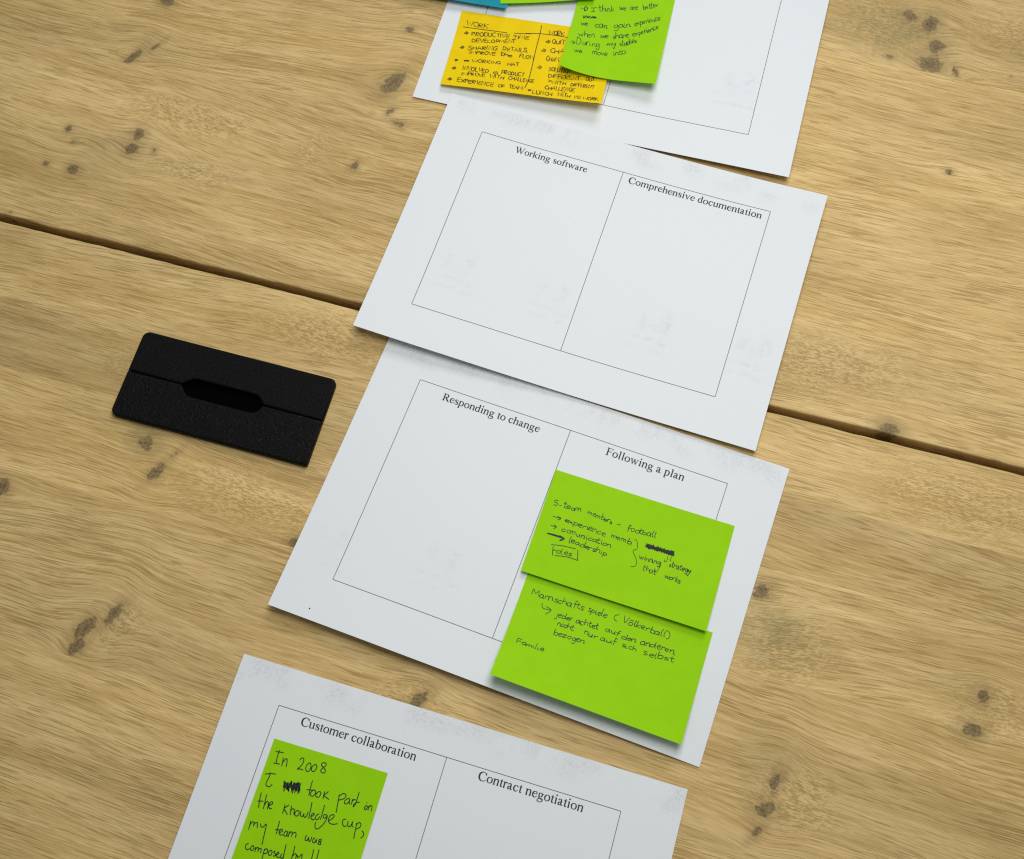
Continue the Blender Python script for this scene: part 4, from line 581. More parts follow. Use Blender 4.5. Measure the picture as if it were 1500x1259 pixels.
'g2b': '44|138,316 139,293 139,268 141,247 145,236 153,242 164,261 176,280 187,288 196,279 204,260 211,241 218,234 223,244 228,265 232,290 236,312;51|297,280 291,277 284,273 278,270 272,270 266,273 259,279 253,285 249,290 247,295 247,299 248,303 250,307 254,311 259,316 264,319 270,320 275,319 280,316 285,312 289,307 292,298 293,288 295,279 295,275 296,280 295,291 295,302 296,311 299,315 303,316 308,317 313,318;44|323,267 326,319;46|323,283 329,278 335,272 341,267 346,264 352,263 357,263 362,265 366,270 368,280 368,294 369,307 370,315 372,316 374,314 377,310 379,306;41|372,261 373,301;50|372,274 378,269 383,264 389,260 395,258 401,258 407,260 413,263 417,268 420,275 421,285 422,294 423,300 425,301 428,300 430,297 432,294;46|496,265 489,264 482,262 475,261 470,260 466,262 462,265 460,268 459,271 458,272 458,273 458,274 461,276 465,278 472,281 478,284 483,287 487,290 490,294 492,297 492,300 489,302 483,304 477,306 470,307 465,307 459,307 453,306 447,306;48|548,271 545,268 541,265 537,263 533,263 526,265 518,270 510,275 504,280 501,284 499,288 498,292 499,296 503,299 508,302 515,305 521,306 528,305 535,303 542,301 549,298;40|567,207 566,219 565,232 564,244 563,256 562,266 561,277 560,287 559,297;51|560,274 564,268 569,262 573,256 578,253 585,252 592,253 599,255 605,258 607,261 608,265 608,269 609,274 610,279 612,284 613,290 614,296;51|678,257 673,255 669,252 664,250 658,250 650,253 640,257 631,263 625,268 623,275 623,282 624,289 627,294 631,297 638,299 644,300 650,300 655,298 660,296 665,293 669,288 671,278 672,265 673,254 674,250 675,256 676,268 677,282 678,292 681,297 684,300 688,301 692,303;41|751,205 745,203 738,201 732,199 728,200 726,201 725,203 726,209 726,219 725,236 725,259 725,284 725,308;50|702,247 750,247;49|768,208 767,219 767,230 766,241 766,251 767,260 769,268 771,276 773,281 776,284 781,286 785,286 789,286 792,286 794,285 796,284 799,284;42|747,238 799,231;49|855,243 848,243 841,242 835,242 829,243 825,244 821,246 818,249 816,251 815,254 816,257 818,260 820,263 825,266 832,269 838,272 843,274 846,276 848,278 849,280 848,282 845,285 840,289 835,293 829,295 824,294 820,292 815,290 810,288;43|945,230 942,230 939,230 936,229 932,230 928,231 922,232 918,234 915,236 916,239 919,243 922,247 926,251 930,252 935,253 940,253 943,255 946,258 947,262 948,266 947,269 943,273 938,276 932,278 927,279 923,278 920,276 917,273 913,271;48|966,234 963,246 961,257 958,269 956,279 955,289 954,299 953,308 952,317;43|959,252 964,248 968,243 972,240 978,238 985,240 993,244 1001,250 1005,254 1005,258 1003,261 999,265 995,268 991,271 987,273 983,275 979,276 974,275 968,273 962,271 956,269;41|1018,239 1017,248 1015,257 1014,266 1014,273 1015,278 1017,282 1020,284 1023,285 1026,285 1029,283 1033,281 1036,279;42|1018,221 1021,220;50|1047,267 1055,265 1064,263 1072,260 1078,257 1082,255 1084,251 1085,248 1084,246 1081,244 1076,242 1070,241 1065,241 1059,243 1053,246 1048,250 1045,254 1043,258 1044,263 1046,268 1048,273 1051,278 1055,284 1060,288 1064,291 1069,290 1074,286 1079,282 1085,278;45|1102,174 1100,188 1099,202 1097,215 1097,228 1096,241 1096,255 1097,266 1098,274 1100,278 1103,277 1106,275 1109,274;43|1127,262 1137,260 1148,259 1157,257 1164,255 1168,252 1169,249 1169,246 1167,243 1163,241 1156,240 1149,239 1143,239 1138,241 1133,243 1129,247 1125,251 1123,256 1122,262 1122,267 1124,272 1128,277 1133,282 1139,286 1144,288 1150,286 1156,282 1162,277 1169,272;40|1386,171 1393,199 1399,229 1406,254 1414,264 1423,254 1433,229 1444,199 1454,172;48|1499,228 1491,231 1482,233 1474,236 1469,240 1466,247 1466,255 1467,263 1470,269 1474,273 1479,275 1486,275 1492,274 1498,271 1505,267 1511,261 1516,256 1518,251 1519,246 1519,241 1518,237 1515,233 1510,229 1505,226 1500,223;48|1464,203 1522,201;53|1556,181 1552,193 1547,204 1544,216 1541,226 1541,237 1542,246 1544,255 1547,262 1550,265 1555,266 1559,266 1564,267;51|1579,179 1568,268;40|1625,224 1609,230 1592,236 1577,242 1571,248 1576,253 1590,258 1606,262 1621,267;45|1638,245 1650,243 1662,242 1673,240 1681,238 1683,235 1683,231 1680,227 1677,224 1673,222 1668,220 1662,219 1656,219 1650,221 1643,224 1637,228 1632,232 1631,236 1631,241 1633,245 1636,249 1640,253 1646,257 1652,260 1658,262 1664,263 1670,262 1676,260 1682,259;46|1707,226 1704,271;48|1711,245 1717,239 1722,232 1728,227 1733,223 1738,223 1743,224 1747,227 1752,229;51|1775,188 1773,199 1772,211 1771,222 1769,232 1768,242 1768,251 1767,260 1766,269;43|1762,248 1768,242 1774,236 1780,231 1786,229 1793,229 1801,232 1808,236 1814,241 1818,246 1820,253 1822,260 1820,266 1816,269 1809,272 1800,274 1792,275 1785,274 1777,272 1770,270 1762,268;47|1877,231 1873,230 1869,229 1865,229 1859,229 1851,232 1841,235 1832,239 1825,243 1823,248 1823,254 1824,260 1827,264 1831,268 1837,270 1843,271 1849,271 1856,270 1862,268 1868,265 1873,260 1876,252 1879,240 1881,230 1882,226 1882,232 1881,244 1880,257 1880,266 1881,271 1884,272 1887,273 1889,274;46|1920,171 1916,182 1912,193 1908,204 1906,216 1905,229 1906,243 1908,257 1910,266 1912,270 1915,271 1918,270 1922,270;49|1953,191 1951,202 1949,212 1947,222 1946,231 1946,240 1947,249 1948,256 1950,262 1952,266 1955,268 1959,269 1962,270;40|547,456 548,471 550,487 551,502 550,513 547,520 542,524 537,526 533,527 530,527 527,526 525,524 522,523;46|548,446 547,444;43|567,462 576,461 585,460 593,459 599,457 603,454 604,451 603,447 601,444 598,442 592,441 586,441 580,442 575,445 569,449 565,454 562,459 561,462 561,466 563,470 566,473 570,478 575,483 581,487 586,489 590,488 595,485 599,481 604,478;47|653,456 650,453 647,450 643,448 639,446 633,447 626,448 620,451 616,454 614,459 614,464 615,470 617,475 619,480 622,484 626,487 631,487 638,484 646,478 653,470 659,460 660,446 660,428 658,412 658,404 658,407 659,417 659,430 660,441 660,451 660,460 661,469 662,476 663,479 666,481 669,482 671,483;50|682,464 691,463 701,463 709,463 715,462 717,460 717,457 715,455 713,452 711,450 708,447 705,445 701,444 696,447 690,451 684,457 680,461 678,465 677,468 678,471 679,474 683,477 688,480 694,482 700,483 705,482 711,480 716,478 722,476;43|728,433 731,485;43|725,457 730,451 735,445 739,440 744,436 748,434 751,435 755,436 758,437;50|854,438 848,437 843,435 838,434 832,435 827,438 821,441 816,446 812,451 810,458 809,465 809,473 810,478 814,480 818,481 823,480 828,479 833,477 837,474 841,470 845,465 848,457 850,446 852,437 853,434 854,439 854,451 855,463 856,472 858,476 861,477 864,478 868,479;49|906,446 901,443 896,439 891,436 887,435 882,436 876,440 872,444 869,449 868,454 868,460 869,465 871,470 873,475 876,480 880,483 885,485 890,484 897,481 903,477 909,474;50|923,387 922,397 921,407 919,418 919,428 920,439 921,450 923,461 925,472;41|920,449 924,444 928,438 932,433 936,429 942,427 948,427 954,428 958,429 961,432 963,436 963,441 964,445 964,451 964,456 964,462 964,468;50|991,397 991,408 992,418 992,428 992,438 992,448 992,458 993,466 994,472 996,474 998,474 1000,472 1003,471 1006,470 1010,470 1014,470 1018,469;44|971,428 1014,417;45|1020,454 1032,452 1043,451 1054,449 1061,447 1064,444 1064,440 1061,436 1059,434 1055,433 1051,434 1046,434 1041,436 1036,437 1031,439 1027,441 1024,444 1022,448 1022,453 1023,458 1024,462 1028,466 1034,470 1040,473 1045,475 1051,474 1057,471 1062,467 1068,464;52|1084,389 1084,400 1085,411 1085,422 1085,432 1085,442 1085,453 1085,462 1086,468 1088,471 1090,471 1092,470 1095,469 1099,468 1103,467 1107,465 1111,464;51|1065,425 1106,419;44|1256,419 1252,419 1249,418 1245,418 1239,419 1231,420 1221,422 1212,424 1206,427 1204,432 1206,438 1209,444 1212,449 1215,453 1218,457 1222,460 1226,460 1232,459 1238,457 1244,453 1248,448 1251,439 1253,428 1255,418 1256,414 1257,419 1258,429 1259,441 1260,450 1262,453 1264,455 1267,456 1269,458;48|1279,418 1281,424 1283,430 1284,435 1287,440 1289,445 1291,448 1294,451 1298,453 1303,454 1308,454 1314,453 1319,449 1324,441 1328,431 1332,421 1334,417 1334,421 1331,431 1329,443 1329,451 1332,454 1338,455 1344,456 1349,457;46|1405,397 1400,395 1395,393 1391,392 1387,392 1384,393 1383,395 1381,399 1379,406 1376,419 1373,436 1370,454 1367,472;50|1350,426 1402,426;46|1487,454 1482,450 1477,446 1472,442 1466,441 1459,443 1450,447 1442,452 1436,457 1433,461 1433,466 1434,470 1437,473 1442,475 1448,477 1456,478 1464,477 1472,476 1480,474 1488,469 1494,462 1497,447 1497,428 1497,410 1497,401 1497,404 1498,416 1498,430 1498,442 1497,451 1496,459 1495,466 1495,472 1497,475 1500,477 1503,477 1506,479;46|1513,453 1526,452 1539,451 1552,450 1560,449 1563,447 1563,445 1560,443 1557,441 1553,439 1548,438 1543,437 1537,437 1532,439 1525,441 1520,444 1516,448 1514,452 1514,456 1515,460 1516,464 1520,468 1524,472 1529,474 1535,476 1542,474 1549,471 1557,468 1565,464;50|1568,431 1571,470;51|1567,441 1573,437 1580,433 1586,429 1592,427 1599,426 1606,426 1612,427 1616,431 1616,438 1614,449 1612,459 1611,466 1613,468 1617,467 1621,465 1625,463;51|1744,422 1740,420 1736,418 1731,416 1725,416 1717,419 1706,424 1696,429 1689,435 1686,442 1686,450 1687,457 1690,463 1694,466 1700,468 1707,468 1713,467 1719,465 1725,461 1730,456 1734,450 1737,442 1738,432 1739,424 1740,421 1742,426 1743,437 1745,449 1747,458 1750,463 1753,464 1756,465 1759,467;41|1759,413 1764,460;51|1764,435 1769,429 1774,422 1780,416 1785,413 1791,412 1797,413 1803,415 1806,420 1807,428 1807,438 1805,448 1806,455 1808,457 1811,456 1815,454 1819,452;41|1873,426 1866,422 1859,419 1853,416 1846,414 1838,415 1830,418 1822,421 1817,425 1814,430 1814,435 1815,441 1817,445 1822,448 1829,451 1837,453 1844,452 1851,450 1858,447 1864,442 1869,434 1872,419 1875,400 1876,382 1878,373 1878,374 1879,384 1879,396 1879,408 1879,418 1879,430 1880,441 1881,449 1883,452 1885,452 1888,450 1891,449;47|1905,423 1916,421 1928,420 1938,418 1946,416 1949,413 1951,408 1950,404 1949,401 1945,399 1940,397 1934,396 1929,397 1923,401 1916,406 1911,412 1907,418 1906,423 1906,428 1908,433 1911,437 1914,441 1919,445 1925,448 1931,449 1938,447 1945,444 1953,440 1961,437;42|1969,397 1969,443;46|1969,420 1973,415 1978,409 1983,404 1988,400 1993,399 1999,400 2005,402 2011,403;41|2007,427 2020,425 2033,423 2045,420 2054,418 2058,416 2059,414 2058,412 2056,410 2051,408 2044,406 2037,405 2030,405 2024,407 2018,411 2013,414 2010,418 2008,421 2009,423 2011,426 2014,429 2018,433 2023,438 2029,441 2035,443 2040,442 2046,438 2052,434 2058,430;45|2081,397 2084,447;47|2085,418 2091,413 2097,406 2103,401 2109,398 2114,396 2120,396 2125,398 2128,402 2129,411 2128,423 2126,435 2126,442 2128,444 2131,443 2135,440 2138,438;40|2148,436 2141,462;50|593,555 592,597;50|589,570 595,566 601,562 606,558 611,557 616,557 619,560 623,563 625,567 627,574 628,581 629,589 630,594 632,595 635,594 637,593 640,591;45|653,555 650,561 648,568 646,575 645,581 646,586 648,591 651,594 654,596 658,596 663,594 668,590 672,588;50|654,539 652,531;49|716,562 713,560 710,558 707,556 703,556 696,556 687,558 679,561 674,564 673,568 674,572 677,577 680,581 684,585 688,589 693,593 698,594 702,593 707,591 712,588 717,585;42|731,515 729,524 726,534 723,544 722,554 721,564 721,574 721,583 721,593;43|724,574 728,569 732,564 735,559 739,555 743,553 747,552 752,552 755,554 759,558 762,563 764,569 766,575 767,580 767,585 767,590 767,595;46|790,519 789,530 787,541 786,552 785,562 786,571 787,580 789,588 791,594 793,598 795,600 798,601 801,601 805,600 809,597 814,594 818,591;52|770,553 813,544;45|958,536 960,584;44|962,555 966,550 970,545 975,541 980,539 986,539 994,542 1001,546 1005,551 1005,558 1003,567 1000,576 999,582 1001,584 1004,584 1008,583 1012,583;52|1022,558 1021,564 1020,570 1019,575 1019,580 1021,585 1023,589 1026,592 1029,594 1034,596 1040,597 1046,596 1051,593 1056,584 1060,572 1064,561 1067,556 1067,560 1066,571 1064,583 1064,592 1066,596 1068,597 1071,598 1074,599;46|1096,559 1095,599;45|1099,577 1105,572 1110,568 1116,563 1121,561 1126,560 1131,561 1136,563 1140,565;45|1231,555 1226,554 1220,552 1214,551 1208,551 1202,554 1196,559 1190,564 1185,569 1182,573 1179,578 1178,582 1179,585 1184,588 1191,591 1199,593 1205,593 1211,592 1217,589 1221,585 1225,581 1228,573 1230,563 1232,555 1233,552 1234,557 1233,567 1233,578 1235,586 1238,590 1242,591 1247,592 1251,592;51|1265,558 1263,565 1262,572 1260,579 1261,584 1263,587 1267,588 1272,589 1277,588 1284,588 1292,587 1300,584 1306,581 1312,574 1316,564 1320,556 1322,552 1322,555 1320,563 1318,572 1319,579 1322,583 1327,585 1332,588 1337,590;48|1396,506 1389,505 1381,503 1374,502 1368,502 1366,503 1365,504 1364,508 1363,517 1362,534 1361,556 1359,580 1358,602;45|1343,546 1393,543;47|1512,545 1508,543 1503,541 1499,539 1494,539 1489,540 1483,541 1478,543 1475,545 1475,548 1477,551 1480,554 1483,557 1488,559 1493,560 1498,562 1502,563 1506,565 1510,567 1512,569 1511,570 1507,573 1500,575 1492,577 1486,578 1482,577 1479,574 1476,571 1473,569;45|1525,550 1523,555 1520,560 1518,565 1517,569 1518,574 1521,578 1524,581 1527,583 1531,583 1536,581 1540,578 1544,575;48|1528,537 1527,533;40|1603,543 1599,541 1595,539 1591,537 1586,537 1580,538 1573,542 1566,546 1562,550 1560,554 1559,559 1560,563 1562,567 1565,571 1569,574 1575,576 1580,577 1586,577 1592,575 1599,573 1605,571;49|1619,513 1618,521 1617,530 1616,539 1615,548 1615,556 1615,565 1616,573 1616,581;46|1615,565 1620,560 1626,555 1631,551 1636,548 1641,548 1645,548 1648,550 1652,552 1655,555 1658,559 1660,563 1661,567 1661,571 1660,574 1658,577 1656,581;42|1808,539 1803,537 1799,535 1794,533 1788,533 1782,536 1774,540 1768,545 1764,549 1765,552 1768,554 1772,557 1778,559 1785,560 1794,561 1803,562 1809,564 1813,566 1814,568 1814,570 1813,573 1808,575 1801,578 1793,581 1786,582 1781,583 1775,582 1770,581 1765,581;41|1847,563 1860,560 1873,557 1886,555 1894,552 1899,550 1901,547 1901,545 1898,544 1892,542 1883,541 1873,540 1865,541 1859,543 1854,548 1851,552 1847,556 1844,560 1842,563 1840,567 1842,570 1847,575 1855,580 1864,584 1872,585 1879,583 1886,579 1893,573 1900,568;47|1926,510 1923,518 1920,526 1917,534 1916,542 1916,551 1917,561 1919,569 1921,575 1925,578 1930,579 1935,579 1940,579;47|1957,471 1955,483 1953,495 1952,507 1951,519 1950,530 1950,541 1950,552 1950,563;52|1948,540 1954,535 1960,529 1966,523 1973,519 1983,517 1995,516 2006,517 2014,520 2017,525 2017,533 2015,541 2011,548 2007,553 2001,558 1994,562 1986,565 1978,565 1970,564 1962,563 1953,562;41|2083,517 2078,517 2072,516 2067,515 2061,516 2054,518 2047,521 2041,525 2038,527 2038,529 2040,531 2044,532 2049,533 2057,533 2066,534 2076,534 2083,535 2087,536 2090,539 2091,541 2089,543 2084,546 2075,549 2066,552 2057,554 2051,554 2046,553 2041,552 2035,550;43|2128,479 2127,489 2127,498 2127,508 2128,517 2129,525 2130,533 2132,541 2134,546 2136,549 2139,551 2142,551 2145,551 2150,549 2155,547 2160,544 2165,541;50|2097,510 2166,502;51|593,651 590,660 588,670 586,680 584,689 585,700 586,710 587,720 588,731;42|587,711 593,705 598,698 604,692 609,689 615,689 622,692 627,695 631,699 633,703 634,707 634,711 633,716 630,721 627,727 622,732 617,735 611,735 604,733 597,730 590,727;44|644,706 656,705 668,704 678,704 686,702 689,698 689,694 687,689 685,686 682,685 679,684 675,684 670,685 665,687 659,689 653,692 649,696 648,701 648,708 649,714 651,719 655,723 660,726 666,728 672,728 677,728 681,726 686,723 691,721;45|695,687 711,685 729,682 744,680 750,682 742,691 724,703 706,715 699,723 705,725 721,723 740,720 757,717;41|795,682 788,685 781,688 774,691 770,695 769,699 770,705 772,710 776,714 781,717 788,719 795,720 800,719 805,717 808,714 811,710 813,706 814,701 816,695 816,690 815,686 812,683 807,682 802,681 797,680;41|875,689 870,686 865,682 860,679 855,679 849,681 844,685 839,690 836,695 835,700 836,707 838,713 840,717 844,719 849,719 854,717 859,715 864,712 869,708 874,703 877,698 878,692 877,684 876,679 875,680 876,690 878,707 880,725 879,739 876,747 871,753 865,757 859,760 854,760 848,757 842,754 836,751;44|891,692 902,690 914,688 925,686 931,684 933,680 932,676 929,673 926,670 924,668 920,666 917,666 912,667 907,669 900,673 893,677 889,682 887,687 887,693 888,698 890,703 894,708 899,712 904,715 910,716 916,715 922,713 928,709 934,707;52|947,672 946,711;42|945,690 949,685 953,681 958,677 963,674 970,673 978,673 985,674 990,677 991,684 989,692 987,701 987,707 990,708 994,707 1000,704 1005,703;41|227,939 211,938 195,936 181,936 171,941 167,952 167,969 169,987 170,1004;49|175,973 218,968;46|292,963 285,963 279,962 272,962 266,963 259,964 252,966 246,968 241,971 239,975 238,980 239,985 241,989 244,991 249,993 255,994 261,994 267,993 275,990 282,987 286,983 288,977 289,969 288,963 288,961 288,965 288,974 288,983 290,990 292,994 295,995 299,996 302,997;43|305,969 306,1002;40|301,986 307,982 313,977 318,973 323,970 327,969 330,970 332,971 334,975 336,979 337,986 337,993 338,1000;41|334,980 340,977 345,974 351,971 355,969 360,969 363,969 367,971 369,974 370,979 371,984 371,991 372,997;47|391,958 390,966 390,973 389,980 389,986 391,989 392,992 395,993 397,994 400,994 403,992 407,991 410,989;46|397,947 396,947;43|430,914 429,923 428,931 428,940 427,949 426,959 424,971 424,982 424,989 427,993 431,993 436,993 440,993;49|456,966 456,971 456,977 456,983 457,987 458,991 459,994 461,996 464,997 467,997 471,995 475,993 479,992;46|459,955 457,953;47|495,970 505,969 516,969 526,968 532,967 534,964 534,961 531,958 528,956 525,954 520,952 514,951 509,951 504,954 498,957 493,962 490,966 489,969 491,972 493,976 495,979 498,983 502,988 506,991 511,993 517,992 525,988 533,984 541,981;46|1313,182 1301,190 1289,197 1278,205 1269,213 1264,221 1261,229 1259,238 1260,246 1264,253 1269,261 1276,268 1283,272 1290,275 1298,276 1306,276 1314,277;46|1954,172 1967,175 1980,179 1992,183 2002,189 2010,198 2016,209 2020,220 2022,231 2022,241 2020,252 2016,261 2012,269 2006,275 1999,280 1991,284 1984,289;46|313,382 315,393 316,404 318,414 322,423 327,430 334,436 344,441 357,443 377,442 401,439 426,435 451,431;46|374,404 396,410 421,414 441,420 451,431 447,447 433,467 415,489 399,510',
